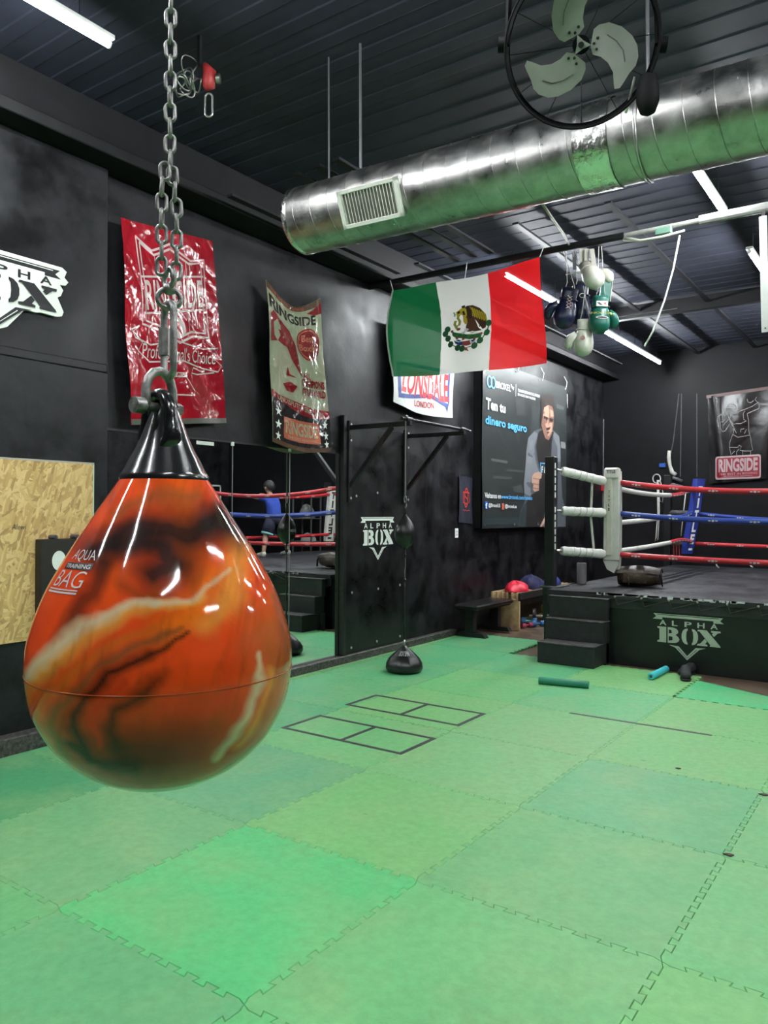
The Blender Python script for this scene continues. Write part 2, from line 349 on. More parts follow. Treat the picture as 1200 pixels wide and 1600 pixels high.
# ------------------------------------------------------------------ interlocking foam mats
def mat_green():
    m = bpy.data.materials.new('green_foam_mat'); m.use_nodes = True; nt = m.node_tree; N = nt.nodes; L = nt.links
    p = N['Principled BSDF']; p.inputs['Roughness'].default_value = .55; p.inputs['Specular IOR Level'].default_value = .45
    oi = N.new('ShaderNodeObjectInfo'); tc = N.new('ShaderNodeTexCoord')
    add = N.new('ShaderNodeVectorMath'); add.operation = 'ADD'; geo = N.new('ShaderNodeNewGeometry')
    L.new(geo.outputs['Position'], add.inputs[0]); L.new(oi.outputs['Random'], add.inputs[1])
    n1 = N.new('ShaderNodeTexNoise'); n1.inputs['Scale'].default_value = 2.3; n1.inputs['Detail'].default_value = 7; n1.inputs['Roughness'].default_value = .6
    n2 = N.new('ShaderNodeTexNoise'); n2.inputs['Scale'].default_value = 22; n2.inputs['Detail'].default_value = 6; n2.inputs['Roughness'].default_value = .7
    L.new(add.outputs[0], n1.inputs['Vector']); L.new(add.outputs[0], n2.inputs['Vector'])
    h = N.new('ShaderNodeMix'); h.data_type = 'RGBA'; h.blend_type = 'MIX'; h.inputs[7].default_value = (.27, .44, .18, 1)
    r1 = N.new('ShaderNodeMapRange'); r1.inputs[1].default_value = .42; r1.inputs[2].default_value = .78; r1.inputs[3].default_value = 0; r1.inputs[4].default_value = .62
    L.new(n1.outputs['Fac'], r1.inputs[0]); L.new(r1.outputs[0], h.inputs[0]); L.new(oi.outputs['Color'], h.inputs[6])
    h2 = N.new('ShaderNodeMix'); h2.data_type = 'RGBA'; h2.blend_type = 'MULTIPLY'; h2.inputs[0].default_value = 1
    r2 = N.new('ShaderNodeMapRange'); r2.inputs[1].default_value = .3; r2.inputs[2].default_value = .62; r2.inputs[3].default_value = .80; r2.inputs[4].default_value = 1.0
    L.new(n2.outputs['Fac'], r2.inputs[0]); L.new(h.outputs[2], h2.inputs[6]); L.new(r2.outputs[0], h2.inputs[7])
    # scattered dark scuffs
    v = N.new('ShaderNodeTexNoise'); v.inputs['Scale'].default_value = 9; v.inputs['Detail'].default_value = 3
    L.new(add.outputs[0], v.inputs['Vector'])
    r3 = N.new('ShaderNodeMapRange'); r3.inputs[1].default_value = .74; r3.inputs[2].default_value = .80; r3.inputs[3].default_value = 0; r3.inputs[4].default_value = .45
    L.new(v.outputs['Fac'], r3.inputs[0])
    h3 = N.new('ShaderNodeMix'); h3.data_type = 'RGBA'; h3.inputs[7].default_value = (.03, .09, .05, 1)
    L.new(r3.outputs[0], h3.inputs[0]); L.new(h2.outputs[2], h3.inputs[6]); L.new(h3.outputs[2], p.inputs['Base Color'])
    n3 = N.new('ShaderNodeTexNoise'); n3.inputs['Scale'].default_value = 160; L.new(geo.outputs['Position'], n3.inputs['Vector'])
    b = N.new('ShaderNodeBump'); b.inputs['Strength'].default_value = .12; b.inputs['Distance'].default_value = .004
    L.new(n3.outputs['Fac'], b.inputs['Height']); L.new(b.outputs[0], p.inputs['Normal'])
    return m
M_MAT = mat_green()
def tooth(t):
    """offset of the jigsaw edge along 0..1 as list of (t, off)"""
    return 0
def edge_pts():
    out = [(0, 0)]; n = 10; a = .0125
    for i in range(n):
        t0 = .035 + i * .093; w = .0465
        out += [(t0 + .004, -a), (t0 + w - .010 + .004, -a), (t0 + w - .006 - .004, a), (t0 + 2 * w - .004, a)]
        # dovetail: widen the heads
        out[-2] = (t0 + w - .009, a); out[-1] = (t0 + 2 * w + .003, a); out[-4] = (t0 - .003, -a); out[-3] = (t0 + w + .003, -a)
    out.append((1, 0)); return out
EP = edge_pts()
def mat_outline(l=True, r=True, b=True, t=True, x0=0., x1=1., y0=0., y1=1.):
    P = []
    P += [(x0 + (x1 - x0) * a, y0 + (o if b else 0)) for a, o in EP[:-1]]
    P += [(x1 + (o if r else 0), y0 + (y1 - y0) * a) for a, o in EP[:-1]]
    P += [(x0 + (x1 - x0) * a, y1 + (o if t else 0)) for a, o in reversed(EP[1:])]
    P += [(x0 + (o if l else 0), y0 + (y1 - y0) * a) for a, o in reversed(EP[1:])]
    return P
def mat_mesh(P):
    n = len(P); cx = sum(p[0] for p in P) / n; cy = sum(p[1] for p in P) / n
    def inset(P, d):
        out = []
        for i in range(n):
            a = Vector(P[i - 1]); b = Vector(P[i]); c = Vector(P[(i + 1) % n])
            n1 = Vector((-(b - a).y, (b - a).x)); n2 = Vector((-(c - b).y, (c - b).x))
            if n1.length: n1.normalize()
            if n2.length: n2.normalize()
            q = n1 + n2
            if q.length > .3: q = q / max(q.length_squared / 2, .5)
            out.append((b.x + q.x * d, b.y + q.y * d))
        return out
    A = inset(P, .0007); B = inset(P, .0026)
    vs = [(x, y, -.0215) for x, y in A] + [(x, y, -.0028) for x, y in A] + [(x, y, 0) for x, y in B]
    fs = []
    for k in (0, 1): fs += [(k * n + i, k * n + (i + 1) % n, (k + 1) * n + (i + 1) % n, (k + 1) * n + i) for i in range(n)]
    fs.append(tuple(2 * n + i for i in range(n)))
    me = bpy.data.meshes.new('mat_tile'); me.from_pydata(vs, [], fs); me.materials.append(M_MAT); me.update(); return me
def add_mat(me, x, y, col, rot=0):
    o = bpy.data.objects.new('mat_tile', me); COL.objects.link(o); o.parent = floor; o.location = (x, y, 0); o.color = col; o.rotation_euler.z = rot; return o
full = mat_mesh(mat_outline()); wall_side = mat_mesh(mat_outline(l=False, x0=.92)); top_row = mat_mesh(mat_outline(t=True)); 
GR = [(0.125, 0.492, 0.171, 1), (0.155, 0.471, 0.171, 1), (0.189, 0.471, 0.180, 1), (0.143, 0.449, 0.171, 1), (0.178, 0.482, 0.162, 1), (0.131, 0.428, 0.180, 1)]
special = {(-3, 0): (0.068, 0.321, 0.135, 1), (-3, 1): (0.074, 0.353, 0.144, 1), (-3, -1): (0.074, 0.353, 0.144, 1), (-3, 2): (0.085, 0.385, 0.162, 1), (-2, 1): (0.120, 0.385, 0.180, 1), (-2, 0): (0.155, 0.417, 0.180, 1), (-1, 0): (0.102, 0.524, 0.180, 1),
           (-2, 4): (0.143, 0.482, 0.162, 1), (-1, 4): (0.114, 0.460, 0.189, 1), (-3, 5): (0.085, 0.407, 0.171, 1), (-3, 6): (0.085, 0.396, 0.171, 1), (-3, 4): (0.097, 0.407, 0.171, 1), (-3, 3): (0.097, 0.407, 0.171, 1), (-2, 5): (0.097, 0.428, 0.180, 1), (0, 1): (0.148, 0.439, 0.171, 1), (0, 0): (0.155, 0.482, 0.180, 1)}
rnd = random.Random(3)
for j in range(-4, 7):
    for i in range(-4, 5):
        if j == 6 and i > -3: continue
        if j == 5 and i >= 0: continue
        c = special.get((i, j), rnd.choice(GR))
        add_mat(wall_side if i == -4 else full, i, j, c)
# cut strip of brighter ribbed mat in front of the ring
Pc = [(0.012, 5.013), (1.0, 5.013), (2.0, 5.013), (2.0, 5.02), (1.0, 5.33), (.012, 5.80)]
o = add_mat(mat_mesh(Pc), 0, 0, (.07, .50, .19, 1))

# =================================================================== CEILING LAMPS
TUBES = []
def lamp(x, y0, y1, z, label, group='tube lamps under the ceiling'):
    L = y1 - y0; t = thing('tube_lamp', label, 'lamp', (x, (y0 + y1) / 2, z), group)
    mk('housing', G().box((x - .032, y0, z + .022), (x + .032, y1, z + .05), .004), M_WHITE, t)
    for s in (0, 1):
        ye = y0 if s == 0 else y1
        mk('end_cap', G().tube([(x, ye - .012 + .024 * 0, z), (x, ye + (.02 if s == 0 else -.02), z)], .02, 12), M_PLASTW, t)
    mk('tube', G().tube([(x, y0 + .02, z), (x, y1 - .02, z)], .0175, 10), M_TUBE, t, 40)
    for yy in (y0 + .2, y1 - .2): mk('hanger', G().tube([(x, yy, z + .05), (x, yy, ZC)], .004, 6), M_BLACK, t)
    return t
lamp(-1.955, -.33, .89, 4.1, 'white lit tube lamp over the water bag chain')
for k, lb in enumerate(('lit tube lamp showing through the red stripe of the flag', 'lit tube lamp between the flag edge and the navy gloves', 'lit tube lamp of the aisle row behind the hanging green glove', 'lit tube lamp of the aisle row beyond the hanging gloves', 'last lit tube lamp of the aisle row next to the back wall')): lamp(-1.99, 5.80 + k * 1.19, 5.80 + k * 1.19 + 1.18, 4.1, lb, 'row of tube lamps over the aisle by the poster')
lamp(.31, 4.13, 5.31, 4.1, 'lit tube lamp between the duct and the white conduit')
lamp(.31, 6.47, 7.62, 4.1, 'lit tube lamp over the ring behind the hanging white strip')
# lamps of the same rows beyond the frame
for (x, y) in ((.31, -.22), (.31, -3.2), (-1.955, -1.6), (2.6, -2.6), (2.6, .55), (2.6, 3.6), (2.6, 6.4), (2.6, 9.2), (.31, 9.2), (4.9, -.6), (4.9, 4.6), (-1.955, -3.2)):
    lamp(x, y, y + 1.18, 4.1, 'lit tube lamp of the rows over the open floor', 'tube lamps beyond the picture')

# =================================================================== LEFT WALL THINGS
def wallmap(X): return lambda u, v, off: (X + off, u, v)      # u = Y, v = Z on a wall facing +X
# ---- mirrors
t = thing('wall_mirror', 'wide wall mirror of tall panes behind the water bag', 'mirror', (XL, 3.05, .075))
ys = [1.72, 2.23, 2.962, 3.692, 4.44]
for a, b in zip(ys[:-1], ys[1:]):
    mk('mirror_pane', G().box((XL + .004, a + .003, .078), (XL + .010, b - .003, 2.125), .0015), M_MIRROR, t)
for y in ys[1:-1]:
    mk('mirror_clip', G().box((XL + .004, y - .018, 2.10), (XL + .016, y + .018, 2.135), .003), M_PLASTW, t)
    mk('joint_strip', G().box((XL + .004, y - .004, .078), (XL + .013, y + .004, 2.10)), mat('grey_joint', (.22, .23, .22, 1), .4, .5), t)
mk('top_rail', G().box((XL, 1.72, 2.125), (XL + .014, 4.44, 2.14)), M_BLACK, t)
mk('white_strip', G().box((XL + .0105, 2.56, 2.085), (XL + .0115, 2.75, 2.115)), M_PLASTW, t)  # thin white strip on the glass under the top rail

# ---- OSB board
def osb():
    m = bpy.data.materials.new('osb_strand'); m.use_nodes = True; N = m.node_tree.nodes; L = m.node_tree.links; p = N['Principled BSDF']
    tc = N.new('ShaderNodeTexCoord'); prev = None; hgt = None
    for i, (rot, sc, seed) in enumerate(((.25, (1, 20, 80), 0), (1.15, (1, 22, 90), 3.7), (-.55, (1, 18, 84), 8.1), (-1.3, (1, 21, 95), 5.3))):
        mp = N.new('ShaderNodeMapping'); mp.inputs['Rotation'].default_value = (rot, 0, 0); mp.inputs['Location'].default_value = (seed, seed, seed)
        m2 = N.new('ShaderNodeMapping'); m2.inputs['Scale'].default_value = sc
        L.new(tc.outputs['Object'], mp.inputs[0]); L.new(mp.outputs[0], m2.inputs[0])
        v = N.new('ShaderNodeTexVoronoi'); v.inputs['Scale'].default_value = .62; L.new(m2.outputs[0], v.inputs['Vector'])
        sp = N.new('ShaderNodeSeparateColor'); L.new(v.outputs['Color'], sp.inputs[0])
        r = N.new('ShaderNodeValToRGB'); e = r.color_ramp.elements; e[0].position = .05; e[0].color = (.36, .22, .075, 1); e[1].position = .95; e[1].color = (.66, .47, .21, 1)
        k = r.color_ramp.elements.new(.25); k.color = (.46, .29, .10, 1); k = r.color_ramp.elements.new(.6); k.color = (.57, .385, .15, 1)
        L.new(sp.outputs[0], r.inputs['Fac'])
        if prev is None: prev = r.outputs[0]; hgt = sp.outputs[1]
        else:
            th = N.new('ShaderNodeMath'); th.operation = 'GREATER_THAN'; th.inputs[1].default_value = .55; L.new(sp.outputs[1], th.inputs[0])
            mx = N.new('ShaderNodeMixRGB'); L.new(th.outputs[0], mx.inputs[0]); L.new(prev, mx.inputs[1]); L.new(r.outputs[0], mx.inputs[2]); prev = mx.outputs[0]
            mh = N.new('ShaderNodeMixRGB'); L.new(th.outputs[0], mh.inputs[0]); L.new(hgt, mh.inputs[1]); L.new(sp.outputs[2], mh.inputs[2]); hgt = mh.outputs[0]
    L.new(prev, p.inputs['Base Color']); p.inputs['Roughness'].default_value = .55
    b = N.new('ShaderNodeBump'); b.inputs['Strength'].default_value = .35; b.inputs['Distance'].default_value = .003; L.new(hgt, b.inputs['Height']); L.new(b.outputs[0], p.inputs['Normal'])
    return m
t = thing('osb_board', 'bare OSB chipboard panel screwed to the black wall', 'board', (XP, 1.0, .69))
a = gx(146, 727, XP + .02); z1 = 1.86; zb = .69
mk('chipboard', G().box((XP + .002, .02, zb), (XP + .018, a.y, z1), .002), osb(), t)
mk('side_batten', G().box((XP + .002, a.y + .001, zb), (XP + .012, a.y + .012, z1)), mat('mint_batten', (.45, .62, .48, 1), .5), t)
mk('top_batten', G().box((XP + .002, .02, z1 + .001), (XP + .012, a.y + .012, z1 + .012)), mat('grey_batten', (.35, .34, .30, 1), .5), t)
d = D([M_PRINTK]); q = gx(18, 824, XP + .02); d.text('Alewi', (q.y, q.z - .015, q.y + .10, q.z + .02), 0, 0, .3)
q = gx(30, 732, XP + .02); d.text('A--', (q.y, q.z - .012, q.y + .06, q.z + .015), 0); d.items[-1:] = []
mk('pencil_note', d.build(wallmap(XP + .0182)), d.mats, t)
# ---- black strike board with two bolts
t = thing('strike_board', 'dark brown padded board with white oval mark mounted on the OSB', 'board', (XP + .03, 1.3, 1.1))
q = gx(64, 843, XP + .09); y0, zt = q.y, q.z
mk('board', G().box((XP + .02, y0, .78), (XP + .09, y0 + .52, zt), .006), mat('dark_brown_board', (.013, .010, .007, 1), .55, var=.4, vscale=9), t)
for px in (84, 118):
    q = gx(px, 838, XP + .06)
    mk('bolt', G().tube([(XP + .02, q.y, zt + .012), (XP + .085, q.y, zt + .012)], .016, 14).tube([(XP + .085, q.y, zt + .012), (XP + .092, q.y, zt + .012)], .008, 10), mat('grey_bolt', (.12, .12, .14, 1), .4, .6), t, 40)
q = gx(92, 876, XP + .09)
d = D([M_PRINTW]); d.ell(q.y, q.z, .05, .065, 0); mk('oval_mark', d.build(wallmap(XP + .0905)), d.mats, t)
# ---- die-cut ALPHA BOX sign on the front left wall
S = .42
q = gx(4, 452, XP + .01); yc, zc = q.y - .02, q.z
def sgn(u, v, off): return (XP + .0 + off, yc + (u) * S * 1.0, zc + .05 + v * S * .62)
t = thing('diecut_sign', 'white die-cut ALPHA BOX sign high on the black wall', 'sign', (XP, yc, zc))
out = [(-1.02, .74), (1.02, .74), (1.10, .66), (1.06, .50), (1.13, .40), (1.08, .30), (.98, .28), (1.04, .16), (1.0, .0), (.94, -.06), (1.05, -.40), (1.02, -.52), (.92, -.56), (.66, -.54), (.58, -.57), (.40, -.56), (.12, -1.08), (0, -1.16)]
out = out + [(-x, y) for x, y in reversed(out[1:-1])]
mk('plate', G().prism(out, sgn, -.006, .012), mat('cream_sign', (.72, .76, .68, 1), .45, var=.08, vscale=20), t)
d = alpha_box(D([M_PRINTK, MATS['cream_sign']]), 0, 1); mk('lettering', d.build(sgn, e0=.0126), d.mats, t)

# ---- black plywood panel that carries the pull-up bar
PX0 = XL + .035
t = thing('plywood_panel', 'black bolted wall panel with white ALPHA BOX stencil', 'panel', (XL, 5.05, .08))
mk('sheet', G().box((XL + .003, 4.50, .078), (PX0, 5.66, 2.44), .004), M_WALL2, t)
mk('edge_post', G().box((XL + .003, 4.445, .077), (PX0 + .03, 4.50, 2.52), .005), M_BLACK, t)
for (px, py) in ((550, 926), (591, 920), (625, 914), (549, 1012), (589, 1002), (625, 994), (590, 770), (557, 775)):
    q = gx(px, py, PX0 + .002)
    mk('bolt_head', G().tube([(PX0 - .004, q.y, q.z), (PX0 + .004, q.y, q.z)], .014, 12), mat('bright_washer', (.45, .46, .44, 1), .4, .4), t)
q0 = gx(563, 843, PX0); q1 = gx(616, 843, PX0); yc2 = (q0.y + q1.y) / 2; S2 = (q1.y - q0.y) / 2; zm = gx(590, 808, PX0).z; zn = gx(590, 875, PX0).z; sv = (zm - zn) / 1.70
def pan(u, v, off): return (PX0 + off, yc2 + u * S2, zm + (v - .64) * sv)
d = alpha_box(D([M_PRINTW, M_WALL2]), 0, 1); mk('stencil', d.build(pan, e0=.0008, de=.0002), d.mats, t)

# ---- pull-up bar: two wall uprights, arms with braces, cross bar
t = thing('pull_up_bar', 'black steel wall-mounted pull-up bar with diagonal braces', 'pull-up bar', (PX0, 5.05, 1.66))
BX = -2.385; zt = 2.40
for yy in (4.535, 5.60):
    mk('upright', G().box((PX0, yy - .03, 1.64), (PX0 + .05, yy + .03, 2.47), .004), M_BLACK, t)
    mk('arm', G().box((PX0 + .05, yy - .022, zt - .022), (BX + .04, yy + .022, zt + .022), .004), M_BLACK, t)
    mk('brace', G().bar((PX0 + .04, yy, 1.80), (BX - .18, yy, zt - .02), .04, .04), M_BLACK, t)
    for z in (2.43, 2.27, 1.68): mk('bolt', G().tube([(PX0 + .048, yy, z), (PX0 + .056, yy, z)], .013, 12), MATS['bright_washer'], t)
mk('cross_bar', G().tube([(BX, 4.43, zt + .04), (BX, 5.74, zt + .04)], .017, 14), M_BLACK, t, 40)
mk('bar_tip', G().tube([(BX, 5.74, zt + .04), (BX, 5.80, zt + .04)], .010, 10), M_STEEL, t, 40)
for yy in (4.55, 5.62): mk('bar_sleeve', G().tube([(BX, yy - .05, zt + .04), (BX, yy + .05, zt + .04)], .026, 12), M_BLACK, t, 40)
# ---- double-end bag: strap, ball, cord, sack base
bx, by = BX, 4.50
t = thing('double_end_bag', 'black leather double-end striking ball on cords below the pull-up bar', 'speed bag', (bx, by, 1.2))
zb = 1.345
mk('top_strap', G().bar((bx, by, 1.70), (bx, by, zt + .06), .022, .006, (1, 0, 0)).tube([(bx, by - .02, zt + .06), (bx, by + .02, zt + .06)], .02, 10), mat('grey_strap', (.10, .10, .095, 1), .5), t)
mk('hook', G().tube([(bx + .012 * cos(a), by, 1.665 + .035 * sin(a)) for a in [2 * pi * i / 14 for i in range(14)]], .005, 6, True), M_STEEL, t, True)
mk('upper_cord', G().tube([(bx, by, 1.63), (bx, by, 1.50)], [.018, .012], 8), M_BLKVINYL, t, True)
prof = [(r * 1.1, z * 1.02) for r, z in [(.004, -.155), (.022, -.15), (.055, -.125), (.08, -.085), (.093, -.035), (.092, .01), (.08, .06), (.058, .10), (.034, .135), (.018, .16), (.012, .17)]]
o = mk('ball', G().lathe(prof, 32, (bx, by, zb), wob=lambda th, z: 1 - .035 * abs(cos(4 * th)) ** 14), M_BLKVINYL, t, 60)
d = D([mat('grey_logo', (.4, .4, .38, 1), .5)]); d.text('BOXEO', (-.045, -.014, .045, .014), 0, .03)
sub('brand_mark', d.build(lambda u, v, off: (bx - (.1025 + off) * cos(u / .10), by + (.1025 + off) * sin(u / .10), zb + v - .01), .02), d.mats, o)
mk('lower_cord', G().tube([(bx, by, zb - .15), (bx, by, .27)], .008, 8), M_BLACK, t, True)
mk('lower_hook', G().tube([(bx, by, .245), (bx, by, .31)], .009, 8), M_STEEL, t, True)
for z in (1.10, .86): mk('cord_buckle', G().box((bx - .016, by - .012, z), (bx + .016, by + .012, z + .035), .004), M_BLACK, t)
t = thing('sack_weight', 'black vinyl teardrop sack anchoring the striking ball cord on the mat', 'sandbag', (bx, by, 0))
prof = [(.002, 0), (.12, .0), (.165, .012), (.183, .045), (.178, .085), (.15, .13), (.11, .17), (.07, .205), (.035, .232), (.018, .25), (.004, .255)]
mk('sack', G().lathe(prof, 48, (bx, by, 0), wob=lambda th, z: 1 + .028 * sin(8 * th) * min(1, z / .1)), M_BLKVINYL, t, 60)
d = D([MATS['grey_logo']]); d.text('BOX SPIN', (-.05, 0, .05, .05), 0, .02)
dirv = Vector((CAM.x - bx, CAM.y - by, 0)).normalized(); sd = Vector((-dirv.y, dirv.x, 0))
def sk(u, v, off):
    z = .17 + v * .8; r = .118 - (z - .17) * 1.17 + off + .004; a = u / .11
    p = dirv * (r * cos(a)) + sd * (r * sin(a)); return (bx + p.x, by + p.y, z)
mk('brand_print', d.build(sk, .02), d.mats, t)

# ---- outlet plate, navy cloth with monogram
q = gx(714, 833, XL + .01)
t = thing('outlet_plate', 'white wall outlet plate below the navy cloth', 'outlet', (XL, q.y, q.z))
mk('plate', G().box((XL, q.y - .04, q.z - .06), (XL + .008, q.y + .04, q.z + .06), .003), M_PLASTW, t)
for dz in (-.022, .022): mk('socket', G().box((XL + .008, q.y - .015, q.z + dz - .012), (XL + .0095, q.y + .015, q.z + dz + .012), .0008), mat('outlet_grey', (.5, .5, .47, 1), .4), t)
q = gx(728, 780, XL + .02); yq, zq = q.y, q.z
t = thing('hanging_cloth', 'navy cloth with red monogram hanging on the black wall', 'cloth', (XL, yq, zq))
cl = lambda u, v: (XL + .018 + .008 * sin(9 * u + 3 * v), yq + (u - .5) * .36, zq + (v - .5) * .60 - .02 * u)
g = G().grid(cl, 14, 12); g.add([(p[0] - .004, p[1], p[2]) for p in g.v[:]], [tuple(reversed(f)) for f in g.f[:]]); mk('cloth', g, mat('navy_cloth', (.012, .014, .030, 1), .8, var=.3, vscale=20), t, True)
d = D([mat('red_thread', (.55, .035, .025, 1), .6)])
d.ring(.52, .55, .10, .20, .035, 0, 24); d.line([(.62, .68), (.45, .66), (.44, .58), (.60, .52), (.60, .42), (.42, .42)], .04, 0); d.line([(.34, .68), (.34, .44), (.44, .44)], .04, 0); d.line([(.34, .66), (.70, .66), (.74, .52), (.68, .44)], .03, 0)
d.line([(.28, .27), (.36, .29), (.42, .26), (.50, .29), (.58, .26), (.66, .29), (.76, .27)], .014, 0)
mk('monogram', d.build(lambda u, v, off: (cl(u, v)[0] + off + .001, cl(u, v)[1], cl(u, v)[2]), .06), d.mats, t)

# =================================================================== BANNERS
def wrinkle(seed, amp=.012, nw=9):
    r = random.Random(seed); ws = [(r.uniform(-14, 14), r.uniform(-9, 9), r.uniform(0, 6.3), amp / (1 + .35 * k)) for k in range(nw)]
    cs = [(r.uniform(-1, 1), r.uniform(-1, 1), r.uniform(0, 1), r.uniform(0, 1), r.uniform(.012, .03), r.uniform(-.35, .35) * amp) for k in range(26)]
    def f(u, v):
        w = sum(a * sin(fx * u + fy * v + ph + 1.3 * sin(3 * u + 2.2 * v + ph)) for fx, fy, ph, a in ws) * .5
        for ax, ay, u0, v0, sg, h in cs:      # sharp creases of limited length
            n = sqrt(ax * ax + ay * ay) + 1e-6; dd = ((u - u0) * ax + (v - v0) * ay) / n; al = ((u - u0) * -ay + (v - v0) * ax) / n
            w += h * math.exp(-(dd / sg) ** 2 - (al / .22) ** 2)
        return w
    return f
def banner(name, label, X, TL, TR, BR, BL, m, wr, top=None, bot=None, side=None, thick=.003, nu=80, nv=110):
    """hanging sheet on the left wall from pixel corners on plane X; returns thing and surface fn(u,v,off)"""
    c = [gx(p[0], p[1], X) for p in (BL, BR, TR, TL)]
    def S(u, v, off=0.):
        p = (c[0] * (1 - u) + c[1] * u) * (1 - v) + (c[3] * (1 - u) + c[2] * u) * v
        dz = (top(u) * v ** 3 if top else 0) + (bot(u) * (1 - v) ** 3 if bot else 0)
        return Vector((p.x + wr(u, v) + off, p.y + (side(u, v) if side else 0), p.z + dz))
    cen = (c[0] + c[1] + c[2] + c[3]) / 4
    t = thing(name, label, 'banner', (XL, cen.y, c[0].z))
    g = G().grid(lambda u, v: S(u, v, -.0), nu, nv); n = len(g.v)
    g.add([(p[0] - thick, p[1], p[2]) for p in g.v[:]], [tuple(reversed(f)) for f in g.f[:]])
    mk('sheet', g, m, t, True)
    return t, S
def grommets(t, S, pts, m=None):
    for u, v in pts:
        p = S(u, v, .002); mk('grommet', G().tube([p + Vector((0, .012 * cos(a), .012 * sin(a))) for a in [2 * pi * i / 12 for i in range(12)]], .004, 6, True), m or M_STEEL, t, True)
# ---- red RINGSIDE banner
M_REDV = mat('red_vinyl', (.33, .008, .018, 1), .12, var=.15, vscale=5, crinkle=.30)
M_PINK = mat('pale_pink_print', (.62, .47, .46, 1), .12, crinkle=.32)
M_HEM = mat('grey_hem', (.10, .10, .085, 1), .35)
w1 = wrinkle(4, .016)
t, S1 = banner('wall_banner', 'glossy red RINGSIDE banner with shield emblem, Professionals Choice', -3.06, (185, 341), (327, 378), (355, 661), (205, 664), M_REDV, lambda u, v: w1(u, v) * (1.3 - .5 * v) + .03 * v)
d = D([M_PINK, M_REDV, M_HEM])
def sh(s, dx=0, dy=0):
    P = [(.14, .93), (.30, .875), (.40, .90), (.5, .93), (.60, .90), (.72, .865), (.87, .885), (.86, .70), (.87, .47), (.70, .47), (.53, .425), (.38, .47), (.15, .50), (.17, .70), (.14, .93)]
    return [(.5 + (x - .5) * s, .68 + (y - .68) * s) for x, y in P]
d.line(sh(1.0), .012, 0); d.line(sh(.90), .012, 0)
d.line([(.17, .735), (.85, .795)], .010, 0); d.line([(.19, .555), (.85, .62)], .010, 0)
for x in (.33, .37, .66, .70): d.line([(x, .765), (x, .86)], .006, 0); d.line([(x, .585), (x, .49)], .006, 0)
d.tquad('RINGSIDE', [(.20, .570), (.83, .630), (.83, .775), (.20, .722)], 0, .015)
d.ell(.53, .505, .085, .055, 0); d.text('R', (.49, .475, .57, .535), 1, .03)
d.line([(.12, .49), (.06, .46), (.14, .41), (.10, .365), (.20, .315), (.55, .33), (.78, .30), (.94, .285), (.98, .32), (.90, .36), (.96, .415), (.80, .405), (.5, .435), (.22, .40), (.08, .43), (.05, .47), (.12, .49)], .008, 0)
d.line([(.66, .30), (.63, .27), (.70, .265), (.90, .28)], .007, 0); d.line([(.66, .30), (.80, .275)], .006, 0)
d.tquad("Professional's Choice", [(.13, .335), (.92, .325), (.92, .395), (.13, .41)], 0, 0, .25)
d.line([(.34, .27), (.55, .255), (.64, .17), (.60, .15), (.40, .155)], .007, 0); d.rect(.43, .245, .57, .27, 0); d.text('RS', (.47, .25, .54, .266), 1, .03)
d.rect(0, 0, 1, .028, 2)
mk('print', d.build(S1, (.02, .015), .0022, .00025), d.mats, t, True)
grommets(t, S1, [(.03, .015), (.97, .015)])
# ---- vintage banner
M_CREAM = mat('cream_vinyl', (.34, .35, .24, 1), .10, var=.15, vscale=4, crinkle=.42)
M_MAROON = mat('maroon_print', (.22, .010, .014, 1), .12, crinkle=.32); M_DK = mat('charcoal_print', (.025, .022, .022, 1), .12, crinkle=.32); M_TAN = mat('brown_print', (.10, .055, .035, 1), .12, crinkle=.32); M_SALMON = mat('salmon_print', (.45, .12, .07, 1), .12, crinkle=.32)
w2 = wrinkle(11, .020, 11)
t, S2f = banner('wall_banner', 'glossy cream and maroon vintage RINGSIDE boxing banner beside the pull-up bar', -3.06, (413, 437), (500, 466), (516, 705), (424, 690), M_CREAM, lambda u, v: w2(u, v) + .02, top=lambda u: -.16 * sin(pi * u) * (1.2 - .4 * u), bot=lambda u: -.05 * sin(pi * u))
d = D([M_CREAM, M_MAROON, M_DK, M_TAN, M_SALMON, M_PRINTW])
d.rect(0, .955, 1, 1, 3); d.poly([(.72, .93), (1, .97), (1, .90), (.86, .90)], 1); d.text('THE LEGEND OF BOXING', (.05, .96, .68, .985), 4)
d.tquad('RINGSIDE', [(.02, .845), (.88, .835), (.88, .905), (.02, .93)], 2, .03)
d.poly([(.02, .63), (.02, .80), (.08, .84), (.22, .81), (.36, .77), (.46, .68), (.50, .56), (.54, .46), (.46, .50), (.36, .56), (.30, .64), (.16, .66)], 1)
d.poly([(.08, .68), (.07, .76), (.14, .80), (.20, .77), (.19, .70), (.14, .655)], 0); d.poly([(.15, .735), (.20, .74), (.19, .71)], 1)
d.poly([(.25, .445), (.28, .505), (.30, .46), (.42, .445)], 1); d.poly([(.18, .385), (.24, .345), (.34, .345), (.42, .39), (.30, .41)], 1)
d.ell(.72, .70, .225, .115, 1); d.ring(.72, .70, .20, .10, .010, 4); d.text('Best', (.60, .715, .80, .765), 4, .02); d.text('Boxing', (.54, .635, .90, .695), 4, .02)
d.text('ALL', (.56, .455, .72, .495), 1, .04); d.text('CHAMPIONS', (.52, .405, .97, .455), 1, .05); d.text('OF THE WORLD', (.52, .345, .97, .395), 1, .05)
d.poly([(0, .33), (.10, .305), (1, .26), (1, .21), (.5, .215), (0, .285)], 1); d.tquad('UNDISPUTED SINCE 1976', [(.08, .275), (.90, .215), (.90, .25), (.08, .305)], 0, .01)
d.rect(0, 0, 1, .21, 2); d.poly([(0, .21), (0, .285), (.5, .215), (.8, .205)], 2)
d.rect(.17, .05, .80, .18, 4); d.text('RINGSIDE', (.20, .085, .77, .165), 0, .02); d.text('THE BEST IN BOXING', (.24, .06, .74, .075), 0)
